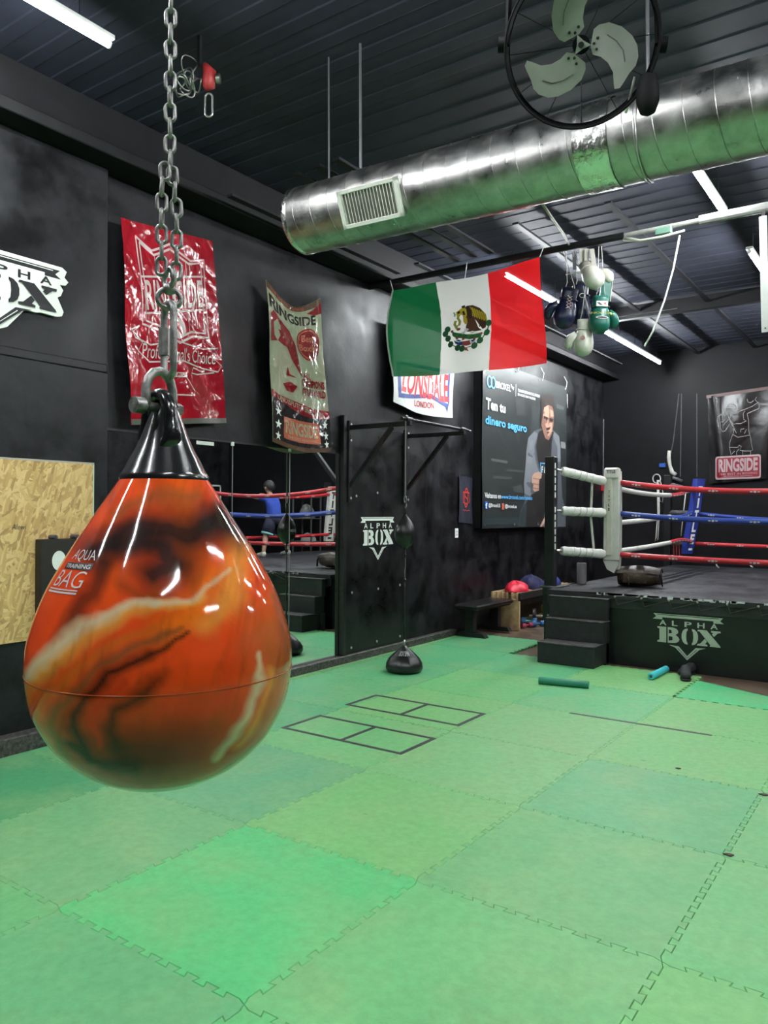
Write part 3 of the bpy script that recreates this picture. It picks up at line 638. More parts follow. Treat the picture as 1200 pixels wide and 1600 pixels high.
def star(cx, cy, r): return [(cx + (r if i % 2 == 0 else r * .42) * cos(pi / 2 + i * pi / 5) * 1.0, cy + (r if i % 2 == 0 else r * .42) * sin(pi / 2 + i * pi / 5) * .6) for i in range(10)]
for (x, y) in ((.08, .20), (.08, .12), (.08, .05), (.90, .17), (.90, .10), (.90, .045)): d.poly(star(x, y, .05), 5)
d.rect(0, 0, 1, .025, 3)
mk('print', d.build(S2f, (.02, .015), .0022, .00025), d.mats, t, True)
grommets(t, S2f, [(.03, .012), (.97, .012)])
# ---- LONSDALE banner behind the flag
M_LWH = mat('white_cloth', (.70, .71, .70, 1), .6, var=.1, vscale=6); M_LRED = mat('red_print', (.55, .02, .03, 1), .5); M_LBLU = mat('blue_print', (.03, .06, .25, 1), .5)
w3 = wrinkle(21, .02)
t, S3 = banner('wall_banner', 'white cloth LONSDALE LONDON banner half hidden behind the flag', -3.06, (610, 497), (708, 527), (705, 653), (613, 628), M_LWH, lambda u, v: w3(u, v) * .7 + .02, bot=lambda u: -.05 * sin(pi * u))
d = D([M_LRED, M_LBLU, M_LWH])
def inv(S, x, y):
    u, v = .5, .5
    def pr(u, v):
        e = S(u, v) - CAM; z = e.dot(FW); return 600 + FPX * e.dot(RT) / z, 800 - FPX * e.dot(UP) / z
    for _ in range(14):
        p = pr(u, v); pu = pr(u + .01, v); pv = pr(u, v + .01); a, b_, c, e_ = (pu[0] - p[0]) / .01, (pv[0] - p[0]) / .01, (pu[1] - p[1]) / .01, (pv[1] - p[1]) / .01
        D_ = a * e_ - b_ * c; du, dv = x - p[0], y - p[1]; u += .8 * (e_ * du - b_ * dv) / D_; v += .8 * (a * dv - c * du) / D_
    return (u, v)
def LL(L): return [inv(S3, 600 + x / 4.615, 390 + y / 4.615) for x, y in L]
d.poly(LL([(95, 800), (480, 870), (470, 1100), (455, 1178), (440, 1135), (330, 1065), (105, 1065)]), 1)
d.poly(LL([(120, 830), (462, 895), (458, 1112), (340, 1040), (122, 1035)]), 2)
d.tquad('LONSDALE', LL([(125, 1020), (465, 1105), (465, 900), (150, 850)]), 0, .035)
d.tquad('LONDON', LL([(218, 1128), (357, 1148), (357, 1105), (218, 1085)]), 0, .01)
mk('print', d.build(S3, (.025, .02), .003, .0003), d.mats, t, True)

# ---- large advertising banner on its frame
PXF = -3.02
a = gx(752, 578, PXF); b = gx(755, 826, PXF); c = gx(885, 605, PXF); dd = gx(885, 822, PXF)
Y0, Y1, Z0, Z1 = (a.y + b.y) / 2, (c.y + dd.y) / 2, (b.z + dd.z) / 2, c.z
t = thing('advert_banner', 'large dark BROXEL Pay advertising banner with a hooded man', 'banner', (XL, (Y0 + Y1) / 2, Z0))
wp = wrinkle(31, .006)
def SP(u, v, off=0.): return Vector((PXF + off + wp(u, v), Y0 + (Y1 - Y0) * u, Z0 + (Z1 - Z0) * v))
M_PBG = mat('poster_charcoal', (.026, .031, .031, 1), .4, var=.25, vscale=2.2, col2=(.05, .06, .06, 1))
g = G().grid(lambda u, v: SP(u, v), 30, 24); mk('sheet', g, M_PBG, t, True)
mk('frame', G().box((XL, Y0 + .01, Z0 + .01), (PXF - .03, Y1 - .01, Z1 - .01)), M_BEAM, t)
P1 = [mat('poster_%d' % i, c, .42) for i, c in enumerate([(.78, .80, .80, 1), (.10, .42, .80, 1), (.085, .095, .11, 1), (.17, .185, .205, 1), (.022, .020, .020, 1), (.45, .27, .20, 1), (.23, .12, .09, 1), (.035, .025, .022, 1), (.02, .10, .45, 1), (.55, .12, .08, 1), (.036, .042, .042, 1), (.055, .062, .06, 1), (.085, .095, .09, 1), (.03, .045, .048, 1), (.20, .21, .22, 1)])]
d = D(P1)
def pp(cx, cy):       # crop pixel of the poster -> u,v on its plane
    q = gx(740 + cx / 5.926, 570 + cy / 5.926, PXF); return ((q.y - Y0) / (Y1 - Y0), (q.z - Z0) / (Z1 - Z0))
def PP(L): return [pp(*p) for p in L]
# soft background shapes of the gym in the picture
for L, k in (([(450, 175), (598, 210), (598, 290), (450, 270)], 10), ([(540, 380), (620, 390), (600, 700), (520, 660)], 10), ([(740, 250), (850, 290), (850, 560), (760, 520)], 10), ([(770, 360), (840, 390), (840, 420), (770, 400)], 12), ([(165, 865), (310, 890), (310, 915), (165, 890)], 12),
             ([(300, 965), (470, 980), (470, 998), (300, 985)], 11), ([(180, 1030), (350, 1040), (350, 1060), (180, 1055)], 11), ([(100, 1420), (410, 1410), (410, 1480), (100, 1480)], 13), ([(360, 1130), (440, 1110), (465, 1190), (370, 1180)], 11), ([(395, 640), (430, 640), (425, 770), (400, 690)], 10),
             ([(380, 330), (470, 300), (480, 480), (400, 470)], 10), ([(805, 710), (848, 720), (848, 780), (805, 770)], 14), ([(530, 150), (590, 140), (598, 190), (540, 190)], 10), ([(220, 600), (240, 600), (300, 750), (285, 745)], 10)): d.poly(PP(L), k)
# hooded man holding a phone (generic figure)
d.poly(PP([(415, 1500), (430, 1360), (470, 1270), (470, 1180), (465, 1090), (480, 960), (490, 800), (500, 680), (560, 610), (620, 590), (720, 590), (790, 660), (800, 760), (800, 900), (812, 1100), (820, 1230), (850, 1330), (850, 1500)]), 2)
d.poly(PP([(490, 800), (505, 680), (560, 615), (590, 640), (560, 760), (570, 880), (600, 990), (540, 1060), (545, 1180), (520, 1215), (470, 1190), (465, 1090), (480, 960)]), 3)
d.poly(PP([(720, 600), (788, 660), (800, 760), (802, 900), (770, 900), (770, 760), (740, 680)]), 3)
d.poly(PP([(500, 840), (545, 860), (535, 920), (490, 900)]), 14)
d.poly(PP([(520, 720), (550, 700), (545, 760), (515, 800)]), 14)
d.poly(PP([(600, 620), (640, 600), (740, 620), (720, 720), (700, 1000), (670, 1240), (640, 1500), (480, 1500), (475, 1290), (540, 1200), (590, 1170), (620, 1010), (590, 880), (575, 760)]), 4)
d.poly(PP([(420, 1500), (432, 1370), (470, 1280), (490, 1300), (480, 1500)]), 13)
d.poly(PP([(620, 440), (640, 370), (690, 350), (738, 380), (745, 470), (738, 560), (720, 640), (690, 700), (660, 680), (640, 620), (622, 560)]), 6)
d.poly(PP([(640, 400), (690, 375), (700, 440), (690, 540), (700, 600), (680, 600), (662, 560), (660, 500), (640, 480)]), 5)
d.poly(PP([(706, 410), (735, 430), (738, 480), (712, 480)]), 5)
d.poly(PP([(700, 540), (728, 540), (722, 610), (695, 660), (680, 660), (690, 610)]), 5)
d.poly(PP([(645, 470), (690, 490), (690, 520), (650, 510)]), 7); d.poly(PP([(700, 490), (738, 500), (735, 530), (702, 525)]), 7)
d.poly(PP([(668, 585), (710, 575), (700, 600), (672, 605)]), 7); d.poly(PP([(672, 625), (700, 620), (695, 632), (675, 636)]), 7)
d.poly(PP([(612, 500), (622, 420), (618, 330), (640, 280), (690, 262), (735, 290), (745, 360), (742, 430), (725, 385), (690, 370), (650, 395), (638, 470), (622, 560)]), 7)
d.poly(PP([(540, 1030), (560, 1000), (600, 990), (625, 1010), (620, 1050), (600, 1060), (600, 1165), (560, 1175), (545, 1150), (550, 1110), (535, 1090)]), 5)
for yy in (1050, 1100, 1140): d.line(PP([(545, yy), (600, yy + 10)]), .006, 6)
d.line(PP([(662, 915), (612, 910), (615, 1010)]), .008, 1); d.poly(PP([(616, 915), (664, 920), (664, 1010), (618, 1005)]), 13)
d.text('F &', (pp(622, 985)[0], pp(622, 1000)[1], pp(662, 985)[0], pp(662, 945)[1]), 0, .02)
d.poly(PP([(612, 1500), (630, 1460), (655, 1410), (655, 1460), (630, 1500)]), 5)
# lettering
def tp(s, bl, br, tr, tl, k, b=0., sh=0.): d.tquad(s, PP([bl, br, tr, tl]), k, b, sh)
c0 = pp(142, 155); c1 = pp(172, 165)
d.ring(c0[0], c0[1], .022, .032, .010, 1, 20); d.ring(c1[0] + .006, c1[1], .022, .032, .010, 1, 20)
tp('BROXEL', (203, 212), (338, 250), (338, 190), (203, 148), 0, .02); tp('Pay', (338, 228), (368, 240), (368, 198), (338, 178), 0, .02)
d.line(PP([(384, 180), (384, 292)]), .003, 0)
tp('TRANSFORMANDO EL DINERO', (402, 250), (605, 305), (605, 280), (402, 222), 0, .02); tp('EN ALGO MAS VALIOSO', (402, 284), (565, 330), (565, 308), (402, 260), 0, .02)
tp('Ten tu', (108, 410), (292, 450), (292, 365), (108, 300), 0, .035); tp('dinero seguro', (105, 570), (488, 650), (488, 555), (105, 465), 1, .03)
tp('Visitanos en', (92, 1232), (245, 1240), (245, 1195), (92, 1180), 0, .02); tp('www.broxel.com/canelo', (248, 1240), (538, 1252), (538, 1215), (248, 1200), 1, .02)
d.poly(PP([(92, 1265), (120, 1268), (120, 1335), (92, 1332)]), 8); tp('f', (98, 1330), (115, 1332), (115, 1280), (98, 1276), 0, .03)
tp('@BroxelUS', (126, 1325), (238, 1330), (238, 1285), (126, 1280), 0, .02); d.poly(PP([(254, 1282), (278, 1284), (278, 1342), (254, 1340)]), 9); tp('@broxel.us', (284, 1333), (390, 1337), (390, 1295), (284, 1290), 0, .02)
mk('print', d.build(SP, (.04, .05), .001, .00022), d.mats, t)
for u in (.02, .34, .62, .98): 
    for v in (.02, .985): mk('eyelet', G().tube([SP(u, v, .004) + Vector((0, .014 * cos(a), .014 * sin(a))) for a in [2 * pi * i / 10 for i in range(10)]], .004, 5, True), M_STEEL, t, True)
for u in (.36, .66, .985): p = SP(u, .985, .006); mk('tie_cord', G().tube([p, p + Vector((.01, .01, .06)), p + Vector((.0, .05, .12)), p + Vector((-.02, -.02, .20))], .005, 6), M_PLASTW, t, True)
p = SP(.99, .90, .0); mk('tie_end', G().tube([p + Vector((0, .06, .12)), p + Vector((0, .07, -.10))], .006, 6), M_PLASTW, t, True)

# ---- Mexican flag hanging from the cross beam
FY = 4.84
cF = [gy(613, 588, FY), gy(853, 567, FY), gy(847, 404, FY), gy(612, 453, FY)]
wf = wrinkle(41, .03, 7)
def SF(u, v, off=0.):
    p = (cF[0] * (1 - u) + cF[1] * u) * (1 - v) + (cF[3] * (1 - u) + cF[2] * u) * v
    bow = sin(pi * v) * .055 * sin(pi * min(1, u * 1.05)); sag = -.035 * sin(pi * u) * v - .03 * sin(pi * u) * (1 - v)
    return Vector((p.x + bow, p.y - off + wf(u, v) * .8 - .05 * sin(pi * v) * (1 - .5 * u) + .03 * sin(9 * u - 4 * v), p.z + sag))
t = thing('mexican_flag', 'green white and red flag with eagle emblem hanging under the beam', 'flag', tuple((cF[0] + cF[1]) / 2))
for nm, a, b, m in (('green_stripe', 0, .335, mat('flag_green', (.006, .14, .042, 1), .6, transp=.08)), ('white_stripe', .335, .665, mat('flag_white', (.80, .80, .74, 1), .6, transp=.06)), ('red_stripe', .665, 1, mat('flag_red', (.88, .014, .018, 1), .55, transp=.16))):
    mk(nm, G().grid(lambda u, v: SF(a + (b - a) * u, v), 24, 40), m, t, True)
mk('heading_band', G().grid(lambda u, v: SF(-.008 + .012 * u, v, .002), 2, 40), mat('flag_heading', (.7, .7, .66, 1), .6), t, True)
mk('top_tie', G().tube([SF(.0, 1), SF(.0, 1) + Vector((-.05, .02, .12))], .004, 6).tube([SF(1, 1), SF(1, 1) + Vector((.02, .04, .10))], .004, 6).tube([SF(.52, 1), SF(.52, 1) + Vector((.0, .04, .16))], .004, 6), M_PLASTW, t)
EC = [mat('emblem_%d' % i, c, .6) for i, c in enumerate([(.10, .035, .015, 1), (.55, .40, .02, 1), (.015, .12, .04, 1), (.05, .16, .03, 1), (.02, .06, .30, 1), (.62, .63, .58, 1), (.32, .05, .04, 1), (.32, .33, .06, 1), (.045, .016, .010, 1)])]
d = D(EC)
def ee(cx, cy):      # crop pixel -> flag u,v (inverse of the hanging quad by iteration)
    x, y = 600 + cx / 4.615, 390 + cy / 4.615; u, v = .5, .5
    for _ in range(12):
        def pr(u, v):
            e = SF(u, v) - CAM; z = e.dot(FW); return 600 + FPX * e.dot(RT) / z, 800 - FPX * e.dot(UP) / z
        p = pr(u, v); pu = pr(u + .01, v); pv = pr(u, v + .01); a, b_, c, e_ = (pu[0] - p[0]) / .01, (pv[0] - p[0]) / .01, (pu[1] - p[1]) / .01, (pv[1] - p[1]) / .01
        D_ = a * e_ - b_ * c; du, dv = x - p[0], y - p[1]; u += (e_ * du - b_ * dv) / D_; v += (a * dv - c * du) / D_
    return (u, v)
def EE(L): return [ee(*p) for p in L]
d.poly(EE([(640, 400), (690, 420), (735, 465), (742, 500), (735, 560), (712, 572), (690, 545), (655, 500), (680, 560), (705, 580), (660, 590), (600, 592), (590, 560), (600, 520), (570, 490), (575, 430), (600, 405)]), 0)
for i in range(7):
    x = 632 + i * 17; d.poly(EE([(x - 20, 412 + i * 7), (x - 8, 410 + i * 7), (x + 14, 478 + i * 6), (x + 4, 484 + i * 6)]), 1)
for i in range(5): x = 690 + i * 11; d.poly(EE([(x, 508 + i * 4), (x + 7, 508 + i * 4), (x + 4, 560 - i * 4), (x - 2, 556 - i * 4)]), 8)
d.poly(EE([(590, 410), (610, 405), (635, 440), (640, 490), (620, 500), (600, 470)]), 8)
d.poly(EE([(520, 455), (545, 435), (575, 415), (595, 430), (600, 470), (590, 500), (575, 480), (555, 470), (535, 490), (525, 480)]), 1)
d.poly(EE([(560, 410), (585, 400), (590, 420), (565, 425)]), 8); d.poly(EE([(530, 450), (548, 442), (552, 458), (534, 468)]), 8); d.poly(EE([(565, 450), (580, 440), (590, 470), (575, 475)]), 8)
d.poly(EE([(572, 485), (600, 495), (605, 530), (588, 540), (575, 520)]), 1)
d.line(EE([(545, 470), (535, 495), (550, 520), (545, 545), (525, 555), (530, 575), (545, 582)]), .018, 7); d.line(EE([(520, 515), (512, 540), (525, 565), (540, 585)]), .018, 7); d.line(EE([(505, 455), (515, 470), (512, 485)]), .008, 3)
d.poly(EE([(490, 590), (520, 600), (560, 605), (600, 612), (650, 610), (700, 600), (712, 605), (700, 635), (660, 640), (620, 648), (570, 640), (520, 638), (498, 625)]), 3)
for x, y in ((512, 612), (548, 622), (585, 628), (640, 628), (680, 618)): e = ee(x, y); d.ell(e[0], e[1], .016, .020, 2, 12)
for x, y in ((495, 592), (530, 640), (575, 645), (655, 645), (705, 605), (545, 575)): e = ee(x, y); d.ell(e[0], e[1], .010, .014, 6, 10)
for x, y in ((575, 600), (640, 598), (600, 580)): e = ee(x, y); d.ell(e[0], e[1], .014, .016, 5, 10)
d.poly(EE([(508, 660), (540, 650), (570, 665), (575, 690), (545, 692), (520, 680)]), 4); d.poly(EE([(630, 655), (662, 648), (660, 675), (635, 680)]), 4); d.poly(EE([(570, 665), (625, 655), (632, 685), (600, 695), (570, 692)]), 6)
d.line(EE([(515, 658), (545, 668), (575, 660)]), .010, 5); d.line(EE([(625, 662), (645, 672), (665, 655)]), .010, 5)
wr = [(458, 580), (455, 610), (462, 645), (492, 685), (530, 710), (575, 715), (650, 695), (705, 655), (740, 600), (768, 530)]
d.line(EE(wr[:6]), .008, 2); d.line(EE(wr[5:]), .008, 2)
for i, (x, y) in enumerate(wr):
    e = ee(x, y); d.ell(e[0] + .006 * (-1) ** i, e[1], .020, .034, 2, 12)
for L in ([(580, 712), (605, 722)], [(605, 712), (590, 730)], [(595, 715), (612, 732)]): d.line(EE(L), .010, 6)
mk('emblem', d.build(SF, (.03, .04), .0016, .0003), d.mats, t)

# =================================================================== WATER BAG
BD = 1.45
bc = at(257, 800, BD); BXc, BYc = bc.x, bc.y
mpp = BD / FPX
zz = lambda py: CAM.z - (py - 800) * mpp
tw = Vector((CAM.x - BXc, CAM.y - BYc, 0)).normalized()      # horizontal direction from the bag to the viewer's side
rt = Vector((-tw.y, tw.x, 0))                                  # and to the right of that
prof_px = [(1221, 0), (1219, 40), (1213, 78), (1202, 104), (1190, 126), (1172, 149), (1150, 170), (1132, 182), (1106, 196), (1080, 204), (1040, 209), (1016, 208.5), (992, 205), (956, 194), (920, 179), (886, 160), (852, 139), (824, 120), (796, 101), (770, 83), (748, 68), (738, 62)]
from bisect import bisect
pz = [zz(a) for a, b in prof_px]; pr_ = [b * .2385 / 209 for a, b in prof_px]
def smooth_prof(n):
    out = []
    for i in range(n + 1):
        s = i / n * (len(pz) - 1); k = min(int(s), len(pz) - 2); f = s - k
        def cr(a):
            p0, p1, p2, p3 = a[max(k - 1, 0)], a[k], a[k + 1], a[min(k + 2, len(a) - 1)]
            return .5 * (2 * p1 + (p2 - p0) * f + (2 * p0 - 5 * p1 + 4 * p2 - p3) * f * f + (3 * p1 - p0 - 3 * p2 + p3) * f ** 3)
        out.append((max(.0005, cr(pr_)), cr(pz)))
    return out
NB, NR = 260, 320
bp = smooth_prof(NB)
# marbled vinyl: colours swirled on the skin as functions of angle and height
import numpy as np
def vnoise(x, y, seed):
    r = np.random.RandomState(seed); T = r.rand(64, 64)
    xi = np.floor(x).astype(int); yi = np.floor(y).astype(int); fx = x - xi; fy = y - yi; fx = fx * fx * (3 - 2 * fx); fy = fy * fy * (3 - 2 * fy)
    g = lambda a, b: T[a % 64, b % 64]
    return (g(xi, yi) * (1 - fx) + g(xi + 1, yi) * fx) * (1 - fy) + (g(xi, yi + 1) * (1 - fx) + g(xi + 1, yi + 1) * fx) * fy
def fbm(x, y, seed, o=4): return sum(vnoise(x * 2 ** k, y * 2 ** k, seed + k) / 2 ** (k + 1) for k in range(o)) / (1 - 2. ** -o)
R_ = np.array([[bp[i][0]] * NR for i in range(NB + 1)]); Z_ = np.array([[bp[i][1]] * NR for i in range(NB + 1)])
TH = np.array([[2 * pi * k / NR for k in range(NR)]] * (NB + 1))            # 0 = toward +rt, measured so that pi/2 = toward viewer
dx = np.cos(TH) * R_ / mpp * .94; fr = np.sin(TH); SX = 247 + dx; SY = 800 - (Z_ - CAM.z) / mpp   # skin sheet coordinates
SX = np.where(fr > 0, SX, 494 - SX + 60); SY = np.where(fr > 0, SY, SY + 90)
wx = SX + 22 * (fbm(SX / 70, SY / 70, 1) - .5) * 2; wy = SY + 22 * (fbm(SX / 70 + 9, SY / 70 + 4, 5) - .5) * 2
colr = np.zeros((NB + 1, NR, 3)); colr[:] = (.80, .072, .012)
def lay(mask, c):
    mask = np.clip(mask, 0, 1)[..., None]; colr[:] = colr * (1 - mask) + np.array(c) * mask
def stroke(pts, w, c, a=1., soft=.5):
    best = np.full(SX.shape, 1e9)
    for (x0, y0, w0), (x1, y1, w1) in zip(pts[:-1], pts[1:]):
        ddx, ddy = x1 - x0, y1 - y0; L2 = ddx * ddx + ddy * ddy + 1e-6
        t = np.clip(((wx - x0) * ddx + (wy - y0) * ddy) / L2, 0, 1); d = np.hypot(wx - x0 - t * ddx, wy - y0 - t * ddy) / ((w0 + (w1 - w0) * t) * w); best = np.minimum(best, d)
    lay(a * np.clip((1 - best) / soft, 0, 1), c)
def S3(L): return [p if len(p) == 3 else (p[0], p[1], 1) for p in L]
ORG, DKR, BLK, CRM, YEL, BRN, RED = (.80, .16, .010), (.16, .018, .008), (.018, .014, .012), (.68, .54, .34), (.80, .32, .05), (.26, .085, .025), (.70, .055, .012)
lay((fbm(SX / 45, SY / 110, 11) - .45) * 3 * .5, (.70, .13, .012))
lay(np.clip((wx - 330) / 60, 0, 1) * np.clip((wy - 900) / 60, 0, 1) * .75, (.42, .13, .035))
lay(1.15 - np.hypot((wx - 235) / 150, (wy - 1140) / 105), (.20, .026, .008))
stroke(S3([(345, 850), (335, 910), (300, 950)]), 34, YEL, .8, .9)
stroke(S3([(300, 890), (290, 930), (250, 960)]), 28, ORG, .9, .9)
stroke(S3([(160, 860), (200, 838), (250, 822), (310, 815), (355, 812)]), 46, BLK, .95, .85); stroke(S3([(190, 850), (240, 850), (262, 868), (232, 890)]), 42, BLK, .95, .9); stroke(S3([(300, 820), (345, 835)]), 36, BLK, .9, .9)
stroke(S3([(185, 800), (230, 780), (290, 775)]), 18, BRN, .7, .9)
stroke(S3([(170, 880), (145, 930), (120, 980), (100, 1010)]), 17, BLK, .75, .8)
stroke(S3([(190, 905), (215, 920), (250, 905)]), 14, (.30, .05, .012), .8, .9)
stroke([(64, 1150, .9), (62, 1100, 1.2), (74, 1045, 1.3), (105, 1000, 1.3), (150, 965, 1.2), (200, 938, 1), (245, 924, .8), (295, 910, .5)], 16, YEL, 1, .9)
stroke([(58, 1140, .8), (56, 1095, 1.0), (68, 1040, 1.0), (98, 995, 1.1), (145, 958, 1.0), (195, 932, .9), (240, 920, .6)], 12, CRM, 1, 1.)
stroke([(235, 925, .8), (290, 905, .8), (330, 880, .5)], 9, CRM, .75, .9)
stroke([(95, 1150, 1), (88, 1095, 1), (102, 1045, 1), (140, 1005, 1), (190, 975, 1), (240, 955, .7)], 11, (.66, .12, .015), 1, .8)
stroke([(112, 1155, 1), (106, 1095, 1), (122, 1045, 1), (165, 1005, 1), (220, 978, 1), (270, 955, .5)], 10, BRN, 1, 1.)
stroke([(150, 1140, 1.2), (128, 1095, 1.2), (138, 1050, 1.1), (178, 1015, 1), (230, 990, .8), (275, 965, .4)], 13, (.035, .014, .008), 1, 1.)
stroke([(175, 1120, 1), (155, 1085, 1), (162, 1050, 1), (200, 1022, 1)], 9, RED, 1, .8)
stroke([(205, 1130, 1.1), (182, 1090, 1.1), (190, 1055, 1), (240, 1022, 1)], 16, (.07, .018, .008), .95, 1.)
stroke([(262, 1035, 1), (300, 1010, 1), (330, 960, .8)], 34, (.78, .07, .010), .9, .9)
stroke([(250, 1060, 1), (300, 1075, 1), (325, 1050, .7)], 24, RED, .8, .9)
stroke([(125, 1128, 1), (170, 1150, 1), (225, 1150, 1)], 15, (.02, .012, .008), .9, .8)
stroke([(88, 1165, 1), (125, 1192, 1), (185, 1205, .7)], 11, (.012, .045, .03), .85, .8)
stroke([(110, 1180, 1), (190, 1180, 1), (270, 1195, 1), (330, 1175, 1)], 16, (.40, .10, .02), .6, 1.)
stroke([(370, 1000, .5), (364, 1050, 1), (345, 1095, 1), (315, 1145, .8)], 13, CRM, .85, .9)
stroke([(385, 1035, 1), (375, 1085, 1), (345, 1130, 1)], 13, YEL, .6, .9)
stroke([(445, 1000, .6), (443, 1060, 1), (422, 1115, 1), (385, 1155, .8)], 12, (.60, .45, .26), .8, .9)
stroke([(400, 920, 1), (418, 980, 1), (412, 1040, 1)], 10, BRN, .6, .9)
stroke([(340, 1172, 1), (400, 1130, 1), (430, 1075, 1)], 16, (.22, .09, .03), .7, 1.)
stroke([(45, 1100, 1), (42, 1050, 1), (48, 1010, .6)], 7, CRM, .7, .9)
streak = fbm(SX / 9 + SY / 40, SY / 60, 21); lay((streak - .58) * 1.0, (.10, .03, .01))
colr = np.clip(colr * (.82 + .36 * fbm(SX / 26, SY / 50, 31)[..., None]), 0, 1)
m = bpy.data.materials.new('marbled_vinyl'); m.use_nodes = True; p = m.node_tree.nodes['Principled BSDF']
at_ = m.node_tree.nodes.new('ShaderNodeVertexColor'); at_.layer_name = 'marble'; m.node_tree.links.new(at_.outputs[0], p.inputs['Base Color'])
p.inputs['Roughness'].default_value = .07; p.inputs['Specular IOR Level'].default_value = .42
t = thing('water_bag', 'teardrop punching bag of glossy orange and black marbled vinyl on a chain', 'punching bag', (BXc, BYc, bp[0][1]))
def bagpt(th, r, z): return Vector((BXc, BYc, z)) + rt * (r * cos(th)) + tw * (r * sin(th))
g = G(); g.add([bagpt(2 * pi * k / NR, bp[i][0], bp[i][1]) for i in range(NB + 1) for k in range(NR)], [(i * NR + k, i * NR + (k + 1) % NR, (i + 1) * NR + (k + 1) % NR, (i + 1) * NR + k) for i in range(NB) for k in range(NR)])
o = mk('bladder', g, m, t, True)
ca = o.data.color_attributes.new('marble', 'FLOAT_COLOR', 'POINT')
ca.data.foreach_set('color', np.concatenate([colr.reshape(-1, 3), np.ones(((NB + 1) * NR, 1))], 1).astype(np.float32).ravel())
zs = zz(1043); mk('moulded_seam', G().tube([bagpt(2 * pi * k / 96, .2384, zs) for k in range(96)], .0011, 5, True), mat('seam_orange', (.42, .06, .015, 1), .15), t, True)
def rad(z):
    for (r0, z0), (r1, z1) in zip(bp[:-1], bp[1:]):
        if z0 <= z <= z1: return r0 + (r1 - r0) * (z - z0) / max(1e-6, z1 - z0)
    return .05
d = D([mat('silver_print', (.62, .58, .55, 1), .3), M_PRINTK])
d.tquad('AQUA', [(-.028, .016), (.030, .016), (.026, .036), (-.024, .036)], 0, -.01); d.rect(-.034, .003, .030, .014, 1); d.text('TRAINING', (-.031, .005, .027, .012), 0, .02)
d.tquad('BAG', [(-.040, -.026), (.024, -.026), (.027, .001), (-.036, .001)], 0, -.01); d.rect(-.044, -.031, .022, -.029, 0); d.rect(-.045, -.036, .022, -.033, 0)
zl = zz(886); thl = pi / 2 + radians(52)
def bagmap(u, v, off):
    z = zl + v; r = rad(z) + off; return bagpt(thl - u / .145, r, z)
mk('logo', d.build(bagmap, .01, .0008, .00015), d.mats, t)
# ---- rubber cap with lifting eye
zc0 = zz(752)
capp = [(.0835, zz(756)), (.0840, zz(748)), (.080, zz(742)), (.072, zz(734)), (.064, zz(720)), (.054, zz(705)), (.045, zz(688)), (.037, zz(670)), (.030, zz(654)), (.024, zz(640)), (.018, zz(630)), (.006, zz(626))]
capp = [(r * (.97 if i < 3 else 1), z) for i, (r, z) in enumerate(capp)]
mk('rubber_cap', G().lathe(capp, 56, (BXc, BYc, 0), wob=None), M_RUBBER, t, 60)
ax = (rt * -.80 + tw * .60).normalized(); pl = Vector((-ax.y, ax.x, 0))        # eye axis, eye plate in-plane direction
ec = Vector((BXc, BYc, 0)) - rt * .010 + tw * .012
def eyept(u, v, s): return ec + pl * u + Vector((0, 0, v)) + ax * s
# plate: ring section swept as a teardrop loop
zh = zz(664); loop = []; rad_l = []
for k in range(32):
    a = 2 * pi * k / 32; low = max(0, -sin(a)); loop.append(eyept(.034 * cos(a) * (1 + .55 * low), zh + .052 * sin(a) - .004 * low, 0)); rad_l.append((.012 + .003 * low, .014 + .012 * low))
mk('lifting_eye', G().tube(loop, rad_l, 14, True), M_RUBBER, t, True)
# ---- bow shackle through the eye
zp = zz(641)
t2 = thing('bow_shackle', 'grey steel bow shackle through the eye of the water bag', 'shackle', tuple(ec + Vector((0, 0, zp))))
bow = [ec + ax * (.030 * s_) + Vector((0, 0, z_)) for s_, z_ in ((-.95, zp - .004), (-1, zp + .018), (-.98, zp + .035), (-.8, zp + .052), (-.45, zp + .064), (0, zp + .068), (.45, zp + .064), (.8, zp + .052), (.98, zp + .035), (1, zp + .018), (.95, zp - .004))]
mk('bow', G().tube(bow, .0085, 12), M_CHAIN, t2, True)
mk('pin', G().tube([ec + ax * -.044 + Vector((0, 0, zp)), ec + ax * .050 + Vector((0, 0, zp))], .0085, 14).tube([ec + ax * .036 + Vector((0, 0, zp)), ec + ax * .056 + Vector((0, 0, zp))], .015, 18).tube([ec + ax * -.046 + Vector((0, 0, zp)), ec + ax * -.034 + Vector((0, 0, zp))], .013, 6), M_CHAIN, t2, 40)
# ---- snap link, swivel
cx_ = Vector((BXc, BYc, 0)) + rt * .006
def ovalloop(c, dirv, L, Wd, n=28):
    out = []
    for k in range(n):
        a = 2 * pi * k / n; s, z = sin(a), -cos(a); hz = (L - Wd) / 2
        out.append(c + dirv * (Wd / 2 * s) + Vector((0, 0, z * Wd / 2 + (hz if z > 0 else -hz if z < 0 else 0))))
    return out
sl = (rt * .42 + tw * .9).normalized()
zc_ = (zz(590) + zz(478)) / 2
t3 = thing('snap_link', 'grey steel snap link between chain swivel and shackle', 'carabiner', tuple(cx_ + Vector((0, 0, zz(592)))))
mk('link_body', G().tube(ovalloop(cx_ + Vector((0, 0, zc_)), sl, zz(476) - zz(594), .040), .0068, 10, True), M_CHAIN, t3, True)
mk('screw_sleeve', G().tube([cx_ - sl * .020 + Vector((0, 0, zz(555))), cx_ - sl * .020 + Vector((0, 0, zz(512)))], .0105, 6), M_CHAIN, t3)
t4 = thing('chain_swivel', 'round steel swivel eye at the foot of the chain', 'swivel', tuple(cx_ + Vector((0, 0, zz(480)))))
